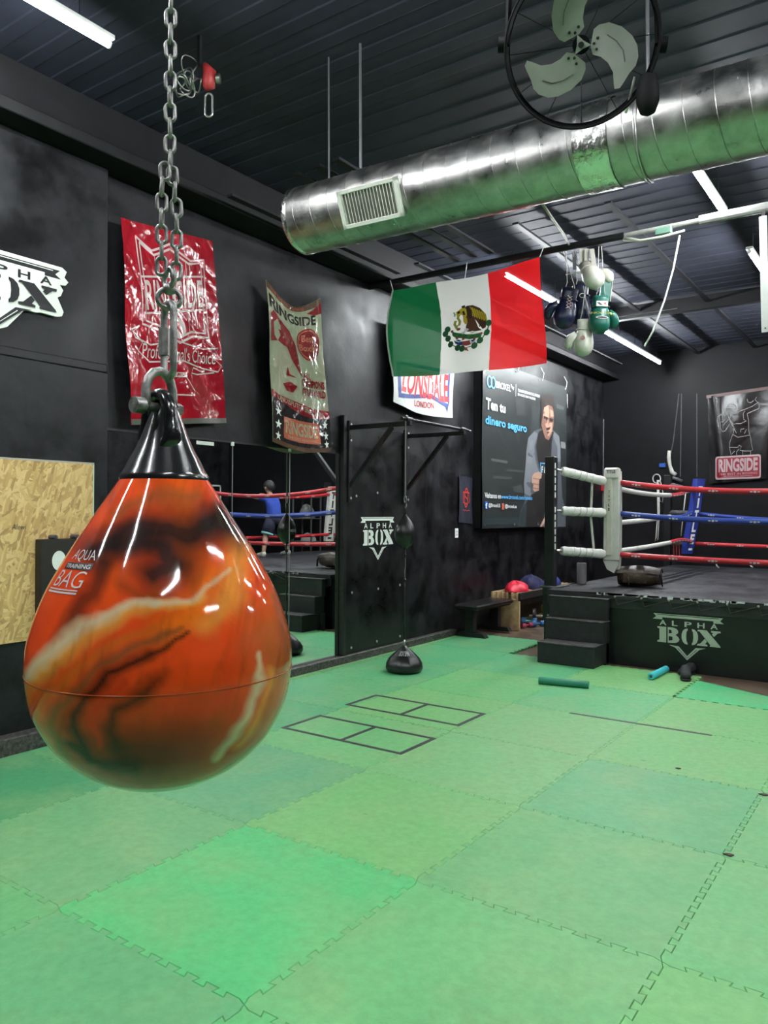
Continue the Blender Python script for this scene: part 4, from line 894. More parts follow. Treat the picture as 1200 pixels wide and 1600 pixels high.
for zc2, dv in ((zz(468), rt), (zz(437), sl)):
    mk('swivel_eye', G().tube([cx_ + dv * (.021 * cos(a)) + Vector((0, 0, zc2 + .018 * sin(a))) for a in [2 * pi * i / 20 for i in range(20)]], .0052, 8, True), M_CHAIN, t4, True)
mk('swivel_barrel', G().lathe([(.006, zz(462)), (.011, zz(459)), (.012, zz(452)), (.010, zz(447)), (.006, zz(445))], 16, tuple(cx_)), M_CHAIN, t4, 50)
# ---- chain
def link_mesh(L=.040, Wd=.0245, r=.0036):
    g = G().tube([Vector((sin(a) * (Wd / 2 - r), 0, -cos(a) * (Wd / 2 - r) + ((L - Wd) / 2 if cos(a) < 0 else -(L - Wd) / 2))) for a in [2 * pi * (k + .5) / 18 for k in range(18)]], r, 8, True)
    return g
t5 = thing('hanging_chain', 'long grey steel chain doubled back above the water bag', 'chain', tuple(cx_ + Vector((0, 0, zz(440)))))
lk = mk('chain_link', link_mesh(), M_CHAIN, None, True); lm = lk.data; bpy.data.objects.remove(lk)
def chain(pts_fn, z0, z1, seed):
    r = random.Random(seed); z = z0; k = 0
    while z < z1:
        o = bpy.data.objects.new('chain_link', lm); COL.objects.link(o); o.parent = t5
        o.location = Vector(pts_fn(z)) - Vector(t5['_o']); o.rotation_euler = (r.uniform(-.05, .05), r.uniform(-.05, .05), YAW + (radians(12) if k % 2 == 0 else radians(102)) + r.uniform(-.15, .15)); z += .0296; k += 1
chain(lambda z: tuple(cx_ + Vector((0, 0, z)) + rt * (.013 * max(0, min(1, (zz(245) - z) / .10)))), zz(424), ZC - .03, 1)
chain(lambda z: tuple(cx_ + Vector((0, 0, z)) - rt * (.014 * min(1, .35 + (zz(258) - z) / .06)) + tw * .006), zz(420), zz(262), 2)

# =================================================================== DUCT
DY, DR = 2.07, .206
dz = lambda x: 3.423 - .022 * (x + 1.6)
rr = random.Random(5); dents = [(rr.uniform(-1.6, 5), rr.uniform(0, 6.3), rr.uniform(.05, .2), rr.uniform(-.004, .003)) for _ in range(60)]
def ductpt(x, a, r=DR):
    k = sum(h * math.exp(-((x - dx_) / w) ** 2 - ((sin((a - da) / 2)) * 2 / (w * 4)) ** 2) for dx_, da, w, h in dents)
    return Vector((x, DY + (r + k) * cos(a), dz(x) + (r + k) * sin(a)))
t = thing('air_duct', 'round galvanized spiral air duct hanging under the ceiling', 'duct', (-1.6, DY, dz(0)))
nx = 130; na = 48; x0d, x1d = -1.585, XR - .02
mk('duct_pipe', G().grid(lambda u, v: ductpt(x0d + (x1d - x0d) * u, 2 * pi * v), nx, na), M_STEEL, t, True)
cap = [(0.001, -.035), (.12, -.034), (.185, -.024), (DR + .004, -.004), (DR + .006, .012), (DR + .002, .03)]
g = G().lathe(cap, 48); mk('end_cap', G().add([(x0d + v[2], DY + v[0], dz(x0d) + v[1]) for v in g.v], g.f), mat('foil_tape', (.85, .84, .80, 1), .24, 1.0, bump=.7, bscale=24, rvar=.08, vscale=12, var=.1), t, 60)
pitch = .137; turns = int((x1d - x0d) / pitch)
mk('spiral_seam', G().tube([ductpt(x0d + .02 + pitch * k / 24, 2 * pi * k / 24, DR + .001) for k in range(turns * 24)], .0028, 5), M_STEEL, t, True)
g = G().grid(lambda u, v: ductpt(.315 + .17 * u, 2 * pi * v, DR + .006 + .003 * sin(40 * u + 9 * v) * sin(31 * v)), 12, 60); mk('foil_collar', g, MATS['foil_tape'], t, True)
mk('hanging_strap', G().tube([ductpt(.62, a, DR + .006) for a in [pi * .5 + 2 * pi * i / 30 for i in range(18)]] , .008, 6), M_STEEL, t, True)
for x in (-1.37, -1.12, .62, 3.0):
    mk('hanger_wire', G().tube([(x, DY, dz(x) + DR), (x - .01, DY, ZC)], .006 if x == -1.37 else .009, 6), mat('grey_wire', (.16, .16, .17, 1), .4, .5), t)
# grille: white frame, blades
ga = radians(180 + 24); gc = ductpt(-.905, ga, DR + .010); gn = Vector((0, cos(ga), sin(ga))); gu = Vector((1, 0, -.022)).normalized(); gv = gu.cross(gn) * -1
if gv.z < 0: gv = -gv
GW, GH = .43, .215
bm = G()
for (u, v, su, sv_) in ((0, GH / 2 - .012, GW, .024), (0, -GH / 2 + .012, GW, .024), (-GW / 2 + .014, 0, .028, GH), (GW / 2 - .014, 0, .028, GH)):
    bm.obox(gc + gu * u + gv * v, gu, gv, gn, su, sv_, .022, .003)
gr = mk('vent_grille', bm, mat('vent_white', (.66, .68, .60, 1), .4), t)
sub('vent_back', G().obox(gc - gn * .012, gu, gv, gn, GW - .03, GH - .03, .006), mat('vent_dark', (.01, .01, .01, 1), .7), gr)
for k in range(17):
    u = -GW / 2 + .036 + k * (GW - .072) / 16; n2 = (gn * .8 + gu * .6).normalized(); u2 = gv.cross(n2)
    sub('vent_blade', G().obox(gc + gu * u + gn * .002, u2, gv, n2, .003, GH - .045, .016), MATS['vent_white'], gr)
mk('grille_collar', G().obox(gc - gn * .03, gu, gv, gn, GW - .01, GH - .01, .045), M_STEEL, t)

# =================================================================== FAN
fc = at(908, 70, 3.15); fn_ = (CAM - fc).normalized(); fu = RT.copy(); fu = (fu - fn_ * fu.dot(fn_)).normalized(); fv = fn_.cross(fu)
fs_ = 3.15 / FPX / 4
M_MATTE = mat('matte_black', (.004, .004, .0045, 1), .7, spec=.15)
t = thing('drum_fan', 'black drum fan with three grey-white blades hung before the duct', 'fan', tuple(fc))
bl = [(62, -85), (90, -110), (150, -125), (230, -105), (300, -60), (340, -10), (357, 50), (350, 100), (320, 140), (290, 200), (275, 225), (245, 230), (235, 200), (220, 140), (180, 90), (130, 60), (80, 50), (60, 10)]
M_BLADE = mat('fan_blade_grey', (.42, .44, .38, 1), .4, var=.5, vscale=9, col2=(.20, .21, .18, 1))
for k in range(3):
    a = radians(120 * k) + radians(2); ca_, sa_ = cos(a), sin(a)
    def fp(x, y, s_):
        X = x * ca_ - y * sa_; Y = x * sa_ + y * ca_; rad_ = sqrt(x * x + y * y); tilt = (y + .35 * x) * .20 * fs_
        return fc + fu * (X * fs_) - fv * (Y * fs_) + fn_ * (s_ + tilt - .02)
    # fine blade with a twist
    b_ = mk('blade', G().prism(bl, fp, -.002, .002), M_BLADE, t)
    sub('crease', G().tube([fp(x, y, .004) for x, y in ((150, -60), (210, -30), (260, 20), (280, 80))], .002, 5), mat('crease_dark', (.12, .12, .11, 1), .5), b_)
    for (x, y) in ((78, -10), (95, -40), (98, 20)): sub('rivet', G().ball(fp(x, y, .003), .006, 6), M_BLACK, b_, True)
hub = [(cos(a) * (62 if i % 2 == 0 else 26), sin(a) * (62 if i % 2 == 0 else 26)) for i, a in enumerate([radians(60 * i) for i in range(6)])]
mk('hub', G().prism(hub, lambda x, y, s_: fc + fu * (x * fs_) - fv * (y * fs_) + fn_ * s_, -.01, .008), M_BLADE, t); mk('hub_nut', G().tube([fc + fn_ * .006, fc + fn_ * .02], .012, 10), M_BLACK, t)
mk('motor', G().tube([fc - fn_ * .20, fc - fn_ * .02], .035, 20), M_MATTE, t, 40)
g = G(); rg = .30
for s_ in (-.11, .09): g.tube([fc + fu * (rg * cos(a)) + fv * (rg * sin(a)) + fn_ * s_ for a in [2 * pi * i / 48 for i in range(48)]], .005, 6, True)
mk('drum_rim', g, M_MATTE, t, True)
mk('drum', G().grid(lambda u, v: fc + fu * (rg * cos(2 * pi * u)) + fv * (rg * sin(2 * pi * u)) + fn_ * (-.11 + .2 * v), 60, 1), M_MATTE, t, True)
for k in range(12):
    a = 2 * pi * k / 12 + .13; mk('guard_wire', G().tube([fc - fn_ * .11 + fu * (rg * cos(a)) + fv * (rg * sin(a)), fc - fn_ * .13], .002, 4), M_BLACK, t)
mk('yoke', G().bar(fc + fu * rg - fn_ * .02, fc + fu * rg * .9 + Vector((0, 0, .95)), .03, .012), M_MATTE, t); mk('yoke', G().bar(fc - fu * rg - fn_ * .02, fc - fu * rg * .9 + Vector((0, 0, .95)), .03, .012), M_MATTE, t)
for s_ in (-1, 1): mk('yoke_knob', G().tube([fc + fu * (s_ * rg), fc + fu * (s_ * (rg + .035))], .03, 14), M_MATTE, t, 40)
q = at(1012, 158, 3.1); mk('wall_knuckle', G().lathe([(.004, -.06), (.03, -.045), (.045, 0), (.045, .05), (.03, .10), (.01, .11)], 14, tuple(q)), M_MATTE, t, True)
mk('fan_cord', G().tube([at(992, 120, 3.2), at(985, 150, 3.25), at(978, 175, 3.4)], .006, 6), M_PLASTW, t, True)

# ---- hoist on the ceiling
hc = gz(312, 118, 4.18)
t = thing('chain_hoist', 'small red hoist with a clump of wire and hook under the ceiling', 'hoist', tuple(hc))
mk('hoist_body', G().tube([hc + RT * .03 + UP * .07, hc + RT * .06 + UP * .02, hc + RT * .055 - UP * .06, hc + RT * .03 - UP * .08], [.015, .04, .04, .018], 12), mat('hoist_red', (.40, .03, .03, 1), .5, var=.3), t, True)
r = random.Random(9)
for k in range(7):
    c_ = hc - RT * r.uniform(0, .12) + UP * r.uniform(-.08, .07); ra_ = r.uniform(.03, .06)
    mk('wire_coil', G().tube([c_ + RT * (ra_ * cos(a)) + UP * (ra_ * 1.3 * sin(a)) + FW * (.03 * sin(2 * a + k)) for a in [2 * pi * i / 18 for i in range(18)]], .005, 5, True), M_STEEL, t, True)
mk('hook', G().tube(ovalloop(hc + RT * .055 - UP * .18, RT, .14, .045), .007, 6, True), M_STEEL, t, True)
mk('hoist_bracket', G().bar(hc + UP * .05, (hc.x, hc.y, ZC), .02), M_BLACK, t)
mk('hoist_wheel', G().tube([hc + RT * .10 - UP * .02, hc + RT * .125 - UP * .02], .028, 14), M_STEEL, t, 40)

# =================================================================== BOXING RING
RX0, RX1, RY0, RY1, RZ = -1.64, 2.62, 6.17, 11.30, .71
ring = thing('boxing_ring', 'raised boxing ring with black canvas, red and blue ropes and white corner pads', 'boxing ring', ((RX0 + RX1) / 2, (RY0 + RY1) / 2, 0))
mk('platform', G().box((RX0 + .07, RY0 + .10, -.02), (RX1 - .06, RY1 - .06, RZ - .06)), M_BEAM, ring)
def cv(u, v):
    x = RX0 + (RX1 - RX0) * u; y = RY0 + (RY1 - RY0) * v; return (x, y, RZ + .004 * sin(7 * x + 2 * sin(3 * y)) * sin(5 * y))
g = G().grid(cv, 50, 50); g.box((RX0, RY0, RZ - .055), (RX1, RY1, RZ - .008)); cvo = mk('canvas', g, M_CANVAS, ring, 40)
rs = random.Random(2)
for k in range(70):        # chafed bright patches along the folded front edge
    x = RX0 + .55 + abs(rs.gauss(0, .8)) % 2.4; w = rs.uniform(.01, .07)
    sub('edge_scuff', G().box((x, RY0 - .0012, RZ - rs.uniform(.012, .022)), (x + w, RY0 + .006, RZ + .004)), mat('chafed_white', (.70, .70, .72, 1), .5), cvo)
mk('apron_drop', G().grid(lambda u, v: (RX0 + (RX1 - RX0) * u, RY0 + .02 + .012 * sin(60 * u), RZ - .05 - .10 * v), 90, 2), M_CANVAS, ring, True)
# lacing under the apron
for k in range(13):
    x = RX0 + .75 + k * .27
    mk('lacing', G().tube([(x, RY0 + .006, RZ - .03), (x + .03, RY0 - .004, RZ - .11), (x + .25, RY0 - .004, RZ - .04)], .004, 5), mat('lace_grey', (.05, .055, .05, 1), .6), ring)
    mk('lace_knot', G().ball((x, RY0 - .003, RZ - .03), .012, 6), mat('lace_pale', (.30, .27, .20, 1), .6), ring)
SKY = 6.20
mk('frame_rail', G().box((RX0 + .1, SKY + .012, .54), (RX1 - .1, SKY + .05, .585), .004), M_BLACK, ring)
M_SKIRT = mat('floor_tinted_skirt', (.0065, .010, .0085, 1), .42, var=.4, vscale=4, rvar=.1)  # black board; green reflection of the mats is mixed into its colour
sk_ = mk('skirt_panel', G().box((RX0 + .15, SKY, -.02), (RX1 - .1, SKY + .012, .565), .002), M_SKIRT, ring)
mk('skirt_panel', G().box((RX0 + .05, RY0 + .12, -.02), (RX0 + .062, RY1 - .15, .64), .002), M_SKIRT, ring)
q0 = gy(1020, 963, SKY); q1 = gy(1131, 975, SKY); zt_ = gy(1077, 962, SKY).z; zb_ = gy(1077, 1032, SKY).z
xc_ = (q0.x + q1.x) / 2; su_ = (q1.x - q0.x) / 2; sv2 = (zt_ - zb_) / 1.70
d = alpha_box(D([mat('sage_stencil', (.47, .55, .44, 1), .55, var=.15, vscale=9), M_SKIRT]), 0, 1)
sub('stencil', d.build(lambda u, v, off: (xc_ + u * su_, SKY - off, zt_ + (v - .64) * sv2), e0=.0008, de=.0002), d.mats, sk_)
# corner posts
PD = dict(fl=(-1.715, 6.455), bl=(-1.715, 11.25), fr=(2.57, 6.455), br=(2.57, 11.25))
PC = dict(fl=(-1.205, 7.03), bl=(-1.21, 10.75), fr=(2.05, 7.03), br=(2.05, 10.75))
for k, (x, y) in PD.items():
    p = mk('corner_post', G().box((x - .055, y - .055, -.02), (x + .055, y + .055, 2.17), .006), M_BLACK, ring)
    if k == 'fl':
        d = D([M_PRINTW]); L_ = 'TITLE BOXING'
        for i, ch in enumerate(L_):
            if ch != ' ':
                z = 2.10 - i * .082; d.rect(-.016, z - .062, .016, z, 0)
        sub('post_lettering', d.build(lambda u, v, off: (x + .055 + off, y - .02 + u, v)), d.mats, p)
        sub('post_plate', G().box((x - .07, y - .062, .36), (x + .07, y - .056, .70), .002), M_SKIRT, p)
        for zz_ in (.66, .40): sub('plate_bolt', G().tube([(x, y - .062, zz_), (x, y - .07, zz_)], .012, 8), MATS['bright_washer'], p)
        sub('post_tie', G().tube([(x - .09, y - .07, .715), (x + .1, y - .075, .715), (x + .16, y - .02, .73), (x + .20, y + .05, .74)], .014, 6), M_PADG, p, True)
# turnbuckle covers
def cover(p, q, m, r=.05):
    p, q = Vector(p), Vector(q); n = 14
    o = mk('turnbuckle_cover', G().tube([p.lerp(q, i / n) for i in range(n + 1)], [r * (.86 if i in (0, n) else 1 + .05 * sin(i * 2.1)) for i in range(n + 1)], 14), m, ring, 50)
    dr = (q - p).normalized()
    sub('turnbuckle_eye', G().tube([p - dr * .06, p], .014, 8), M_STEEL, o); sub('turnbuckle_eye', G().tube([q, q + dr * .10], .012, 8), M_STEEL, o)
    sub('wrap_cord', G().tube([p.lerp(q, .25 + .5 * i / 40) + Vector((0, 0, 1)) * (r * 1.03 * sin(i * .55)) + dr.cross(Vector((0, 0, 1))) * (r * 1.03 * cos(i * .55)) for i in range(41)], .0025, 4), M_PADG, o)
ZR = (1.905, 1.545, 1.075)        # rope heights at the corners
for k in PD:
    x, y = PD[k]; cx, cy = PC[k]; m = M_ROPEW if k in ('fl', 'br') else M_PADG
    for i, z in enumerate(ZR):
        zp_ = z + (.10, .02, -.0)[i]; dx_, dy_ = cx - x, cy - y
        if k == 'fl': zp_ = z + (.12, .03, .05)[i]
        cover((x + dx_ * .17, y + dy_ * .17, zp_ - .01), (x + dx_ * .86, y + dy_ * .86, z + .0), m, .052 if k != 'bl' else .045)
# ropes: each one an own part, sagging
def rope(a, b, z0, zm, z1, m, r=.03, marks=True):
    pts = []; n = 24
    for i in range(n + 1):
        t_ = i / n; w_ = 4 * t_ * (1 - t_); z = z0 * (1 - t_) + z1 * t_; zc = (z0 + z1) / 2
        pts.append(Vector((a[0] + (b[0] - a[0]) * t_, a[1] + (b[1] - a[1]) * t_, z + (zm - zc) * w_)))
    o = mk('rope', G().tube(pts, r, 10), m, ring, True)
    if marks:
        g = G(); nrm = Vector((-(b[1] - a[1]), b[0] - a[0], 0)).normalized()
        if nrm.dot(CAM - pts[12]) < 0: nrm = -nrm
        for i in range(2, n - 1, 3):
            p = pts[i]; tg = (pts[i + 1] - pts[i]).normalized()
            for s_ in (-1, 0, 1): g.obox(p + tg * (.035 * s_) + nrm * (r * .9) + Vector((0, 0, -.004)), tg, Vector((0, 0, 1)), nrm, .024, .022 if s_ == 0 else .014, .008)
            for s_ in (-1, 0, 1): g.obox(p + tg * (.035 * s_) - nrm * (r * .9) + Vector((0, 0, -.004)), tg, Vector((0, 0, 1)), nrm, .024, .022 if s_ == 0 else .014, .008)
        s2 = sub('rope_print', g, mat('rope_white', (.5, .5, .5, 1), .5), o); s2['kind'] = 'stuff'
    return pts
C_ = PC
fl, bl_, frc, brc = (C_['fl'], C_['bl'], C_['fr'], C_['br'])
cols = (M_ROPER, M_ROPEB, M_ROPER)
for i, z in enumerate(ZR):
    rope(fl, frc, z, (1.775, 1.462, 1.040)[i], z, cols[i], .031)                                   # front side
    rope(bl_, brc, z + .01, (1.85, 1.45, 1.065)[i], z, cols[i], .029)                              # back side
    rope(frc, brc, z, (1.80, 1.47, 1.05)[i], z, cols[i], .030)                                     # right side
    # left side: white sleeve, then bare coloured end
    a, b = fl, bl_; mid = (a[0], 9.45); zm = (1.80, 1.50, 1.135)[i]
    rope(a, mid, (1.84, 1.43, 1.10)[i], (1.795, 1.455, 1.11)[i], zm, M_ROPEW, .030, False); rope(mid, b, zm, zm + (.04, .0, .02)[i], z + .03, cols[i], .029)
# rope spacers tied near the far left corner
for y_ in (9.65, 9.80, 9.95): mk('tie_strip', G().bar((-1.21, y_, 1.14), (-1.20, y_, .90), .016, .004, (1, 0, 0)), M_ROPER, ring)
mk('spacer_strap', G().tube([(-1.39, 6.86, 1.89), (-1.41, 6.88, 1.5), (-1.37, 6.88, 1.09)], .014, 8, flat=.3), M_ROPEW, ring)
# corner pads
def pad(c, nrm, z0, z1, wd, m, lean=0., word=None, ink=None, name='corner_pad', th=.075):
    nrm = Vector((nrm[0], nrm[1], 0)).normalized(); sd = Vector((-nrm.y, nrm.x, 0)); c = Vector((c[0], c[1], 0)); H = z1 - z0
    def f(u, v, s):      # u across, v 0..1 up, s out along the normal
        wv = 1 - .10 * max(0, v - .9) * 10 * 0 - .12 * max(0, .12 - v) * 8
        return c + sd * (u * wd * wv + lean * (v - .5)) + nrm * (s + .012 * sin(pi * v)) + Vector((0, 0, z0 + H * v))
    o_ = [(-.5, 0), (-.44, .5), (-.3, .92), (0, 1.0), (.3, .92), (.44, .5), (.5, 0)]
    g = G(); nv = 24; n = len(o_); vs = []
    for j in range(nv + 1):
        for (u, s) in o_: vs.append(f(u, j / nv, s * th))
    fs = [(j * n + i, j * n + i + 1, (j + 1) * n + i + 1, (j + 1) * n + i) for j in range(nv) for i in range(n - 1)] + [tuple(range(n)), tuple(nv * n + i for i in range(n))] + [(j * n, (j + 1) * n, (j + 1) * n + n - 1, j * n + n - 1) for j in range(nv)]
    p = mk(name, g.add(vs, fs), m, ring, 35)
    if word:
        d = D([ink]); k = len(word)
        for i, ch in enumerate(word):
            vt = .90 - i * .80 / k; d.text(ch, (.17 if ch != 'I' else .07, vt - .66 / k, -.17 if ch != 'I' else -.07, vt), 0, .045)
        d.rect(-.17, .045, .17, .075, 0)
        sub('lettering', d.build(lambda u, v, off: f(-u, v, th * 1.0 + off), (.2, .06), .004), d.mats, p)
    return p, f
pad(bl_, (1, -1), .93, 2.08, .20, M_PADB, .20, 'TITLE', M_PRINTW)
pad(brc, (-1, -1), .93, 2.06, .24, M_PADW, -.10, 'TITLE', M_PRINTK)
pad(frc, (-1, 1), .93, 2.06, .22, M_PADW)
# near-left pad: seen from behind, inner pad plus outer strap and cap
p, f = pad(fl, (.45, 1), .90, 2.02, .20, M_PADW, .0, th=.08)
axv = Vector((-.05, 1, 0)).normalized(); sv3 = Vector((-axv.y, axv.x, 0)); cbase = Vector((fl[0], fl[1], 0)) - axv * .03
hood = mk('pad_hood', G().obox(cbase + Vector((0, 0, 1.995)), sv3, axv, Vector((0, 0, 1)), .165, .13, .13, .018), M_PADW, ring, 30)
strap = mk('pad_strap', G().obox(cbase - axv * .045 + Vector((0, 0, 1.50)) + sv3 * .02, sv3, axv, Vector((0, 0, 1)), .062, .02, .88, .004), mat('aged_strap', (.52, .53, .42, 1), .5, var=.2), ring)
mk('pad_back', G().obox(cbase - axv * .01 + Vector((0, 0, 1.50)), sv3, axv, Vector((0, 0, 1)), .18, .05, 1.0, .012), M_PADW, ring)
mk('pad_tail', G().prism([(-.085, 1.08), (.085, 1.08), (.07, .95), (.03, .86), (-.05, .90), (-.095, 1.0)], lambda u, v, s_: cbase + sv3 * -u + axv * s_ + Vector((0, 0, v)), -.02, .03), M_PADW, ring)
d = D([M_PRINTK]); d.text('TITLE', (-.05, 1.995, .05, 2.03), 0, .03)
sub('hood_print', d.build(lambda u, v, off: cbase - axv * (.065 + off) - sv3 * u + Vector((0, 0, v))), d.mats, hood)
d = D([M_PRINTK])
for i, ch in enumerate('TITLE'): d.text(ch, (-.010 if ch != 'I' else -.004, 1.77 - i * .05, .010 if ch != 'I' else .004, 1.80 - i * .05), 0, .03)
sub('strap_print', d.build(lambda u, v, off: cbase - axv * (.055 + off) + sv3 * .02 - sv3 * u + Vector((0, 0, v))), d.mats, strap)
# white hooks under the front rope
for px in (1117, 1170):
    q = gz(px, 888, RZ); mk('strap_end', G().tube([(q.x, q.y + .1, RZ + .05), (q.x + .03, q.y, RZ + .035), (q.x + .06, q.y, RZ + .012)], .012, 6), M_ROPEW, ring, True)

# ---- steps
t = thing('ring_steps', 'three black carpeted steps up to the boxing ring', 'steps', (-1.27, 5.95, 0))
sx0, sx1 = -1.545, -.945
for k, (y0, z1, xx0, xx1) in enumerate(((5.72, .215, sx0, sx1), (5.96, .435, sx0 - .01, sx1 + .01), (6.16 - .0, .66, sx0 - .03, sx1 + .005))):
    yb = 6.155
    if k == 2: y0 = 6.02 + .06
    b_ = mk('step', G().box((xx0, y0, 0 if k == 0 else (.215, .435)[k - 1]), (xx1, yb + (.0), z1 - .012), .004), M_STEP, t)
    sub('tread', G().box((xx0 - .004, y0 - .006, z1 - .012), (xx1 + .004, yb, z1), .003), M_STEPTOP, b_)
mk('back_box', G().box((sx0 - .03, 6.08, -.02), (sx1, 6.155, .215), .004), M_STEP, t)
# ---- duffel bag on the ring apron
a = gz(962, 916, RZ); b = gz(1026, 920, RZ); cb = (a + b) / 2 + Vector((0, .14, 0)); dl = Vector((1, .12, 0)).normalized(); ds = Vector((-dl.y, dl.x, 0)); Lb = .46
t = thing('duffel_bag', 'worn dark brown leather duffel bag lying on the ring canvas', 'bag', (cb.x, cb.y, RZ))
M_LEATH = mat('worn_leather', (.016, .013, .010, 1), .42, var=.8, vscale=11, bump=.6, bscale=18, col2=(.10, .065, .035, 1))
pts = [cb + dl * (Lb * (i / 12 - .5)) + Vector((0, 0, RZ - cb.z + .115)) for i in range(13)]
mk('body', G().tube(pts, [(.085 + .03 * sin(pi * min(1, .12 + i / 12)) ** .5, .10 + .05 * sin(pi * i / 12)) for i in range(13)], 20), M_LEATH, t, True)
mk('top_flap', G().grid(lambda u, v: cb + dl * (Lb * 1.02 * (u - .5)) + ds * (.15 * cos(pi * (.12 + .76 * v))) + Vector((0, 0, RZ - cb.z + .118 + (.095 + .028 * sin(pi * u)) * sin(pi * (.12 + .76 * v)))), 16, 10), M_LEATH, t, True)
mk('strap', G().tube([cb + dl * .21 + ds * -.06 + Vector((0, 0, .19)), cb + dl * .25 + ds * -.10 + Vector((0, 0, .12)), cb + dl * .26 + ds * -.10 + Vector((0, 0, .02))], (.014), 8, flat=.35), M_BLACK, t, True)
mk('strap', G().tube([cb + dl * -.10 + ds * -.145 + Vector((0, 0, .12)), cb + dl * -.09 + ds * -.15 + Vector((0, 0, .06)), cb + dl * -.095 + ds * -.15 + Vector((0, 0, .01))], .008, 6), M_LEATH, t, True)
mk('pocket', G().grid(lambda u, v: cb + dl * (.26 * (u - .62)) + ds * -(.135 + .022 * sin(pi * u) * sin(pi * v)) + Vector((0, 0, .05 + .12 * v)), 8, 6), mat('brown_suede', (.05, .036, .018, 1), .6, var=.6, vscale=20, bump=.4), t, True)
# ---- grey foam cylinder standing at the corner
q = gz(880, 914, RZ)
t = thing('foam_cylinder', 'grey foam cylinder standing on the ring corner behind the black post', 'foam roller', (-1.50, 7.0, RZ))
mk('tube', G().lathe([(.045, RZ + .003), (.056, RZ + .006), (.056, RZ + .245), (.050, RZ + .25), (.030, RZ + .25), (.028, RZ + .20)], 24, (-1.56, 7.0, 0), caps=False), mat('grey_foam', (.13, .12, .125, 1), .7), t, 50)
mk('core', G().lathe([(.001, RZ + .20), (.029, RZ + .205)], 16, (-1.56, 7.0, 0), caps=False), M_PADG, t)

# =================================================================== ON THE MATS
def roller(px0, px1, r, m, label, nm='foam_stick'):
    a = gz(*px0, r); b = gz(*px1, r); t = thing(nm, label, 'foam stick', (a.x, a.y, 0)); d = (b - a).normalized()
    mk('stick', G().tube([a, a + d * .004, a.lerp(b, .5), b - d * .004, b], [r * .9, r, r, r, r * .9], 18), m, t, 50)
    mk('end_face', G().tube([a - d * .001, a + d * .002], r * .45, 12), mat('stick_core', (.02, .10, .09, 1), .7), t)
roller((842, 1063), (920, 1070), .032, mat('green_foam', (.02, .22, .13, 1), .5), 'dark green foam stick lying on the mats before the steps')
roller((1017, 1057), (1041, 1045), .032, mat('cyan_foam', (.06, .55, .60, 1), .45), 'cyan foam stick lying by the ring skirt beside the shoes')
def shoe(c, ang, label, tilt=0.):
    t = thing('slip_on_shoe', label, 'shoe', tuple(c), 'pair of shoes by the ring'); f_ = Vector((cos(ang), sin(ang), 0)); s_ = Vector((-f_.y, f_.x, 0)); c = Vector(c)
    P = [(-.12, .045, .040, .045), (-.09, .052, .048, .05), (-.03, .050, .047, .048), (.03, .044, .048, .042), (.08, .038, .050, .034), (.115, .030, .040, .026), (.132, .026, .018, .014)]
    m = mat('charcoal_mesh', (.022, .023, .025, 1), .75, var=.5, vscale=40, bump=.3, bscale=150)
    mk('upper', G().tube([c + f_ * x + Vector((0, 0, z + .012)) for x, z, w, h in P], [(h, w) for x, z, w, h in P], 16), m, t, True)
    mk('sole', G().tube([c + f_ * x + Vector((0, 0, .012)) for x in (-.13, -.10, 0, .07, .12, .14)], [(.010, .030), (.012, .046), (.012, .045), (.012, .051), (.012, .042), (.008, .02)], 12), mat('black_sole', (.01, .01, .01, 1), .6), t, True)
    mk('collar', G().tube([c + f_ * (-.065 + .045 * cos(a)) + s_ * (.032 * sin(a)) + Vector((0, 0, .092 - .012 * cos(a))) for a in [2 * pi * i / 16 for i in range(16)]], .009, 6, True), m, t, True)
q = gz(1070, 1060); shoe((q.x + .01, q.y - .01, .0), radians(-75), 'charcoal slip-on shoe on the mat, toe away from the ring skirt')
shoe((q.x - .04, 6.06, -.02), radians(-100), 'charcoal slip-on shoe against the ring skirt behind its pair')
# tape markings: a frame of strips each
def strip(a, b, w): return G().bar((a[0], a[1], .0012), (b[0], b[1], .0012), w, .0012)
def ladder(y0, y1, x0, x1, xm, label):
    t = thing('tape_marking', label, 'tape', ((x0 + x1) / 2, (y0 + y1) / 2, 0)); w = .033
    for a, b in (((x0 - w / 2, y0), (x1 + w / 2, y0)), ((x0 - w / 2, y1), (x1 + w / 2, y1)), ((x0, y0 + w / 2), (x0, y1 - w / 2)), ((x1, y0 + w / 2), (x1, y1 - w / 2)), ((xm, y0 + w / 2), (xm, y1 - w / 2))): mk('tape_strip', strip(a, b, w), M_TAPE, t)
ladder(3.16, 3.555, -2.04, -1.03, -1.53, 'black tape box of two cells on the mats nearer the sack weight')
ladder(2.37, 2.775, -2.0, -1.0, -1.485, 'black tape box of two cells on the mats nearer the water bag')
tag(mk('tape_line', strip((-.507, 3.975), (.525, 3.985), .03), M_TAPE), 'single straight black tape line on the mats before the ring', 'tape')
# =================================================================== BENCHES BY THE LEFT WALL
t = thing('flat_bench', 'low flat exercise bench with black pad and T-shaped feet', 'bench', (-2.9, 7.05, 0))
mk('pad', G().box((-3.06, 6.62, .345), (-2.72, 7.62, .405), .02), M_BLKVINYL, t, 30)
mk('pad_board', G().box((-3.03, 6.66, .325), (-2.75, 7.58, .345)), M_BLACK, t)
for y in (6.75, 7.42):
    mk('leg', G().box((-2.955, y - .045, .05), (-2.825, y + .045, .325), .006), M_BLACK, t)
    mk('foot', G().prism([(-3.08, .0), (-2.66, .0), (-2.70, .055), (-3.04, .055)], lambda u, v, s_: (u, y + s_, v), -.045, .045), M_BLACK, t)
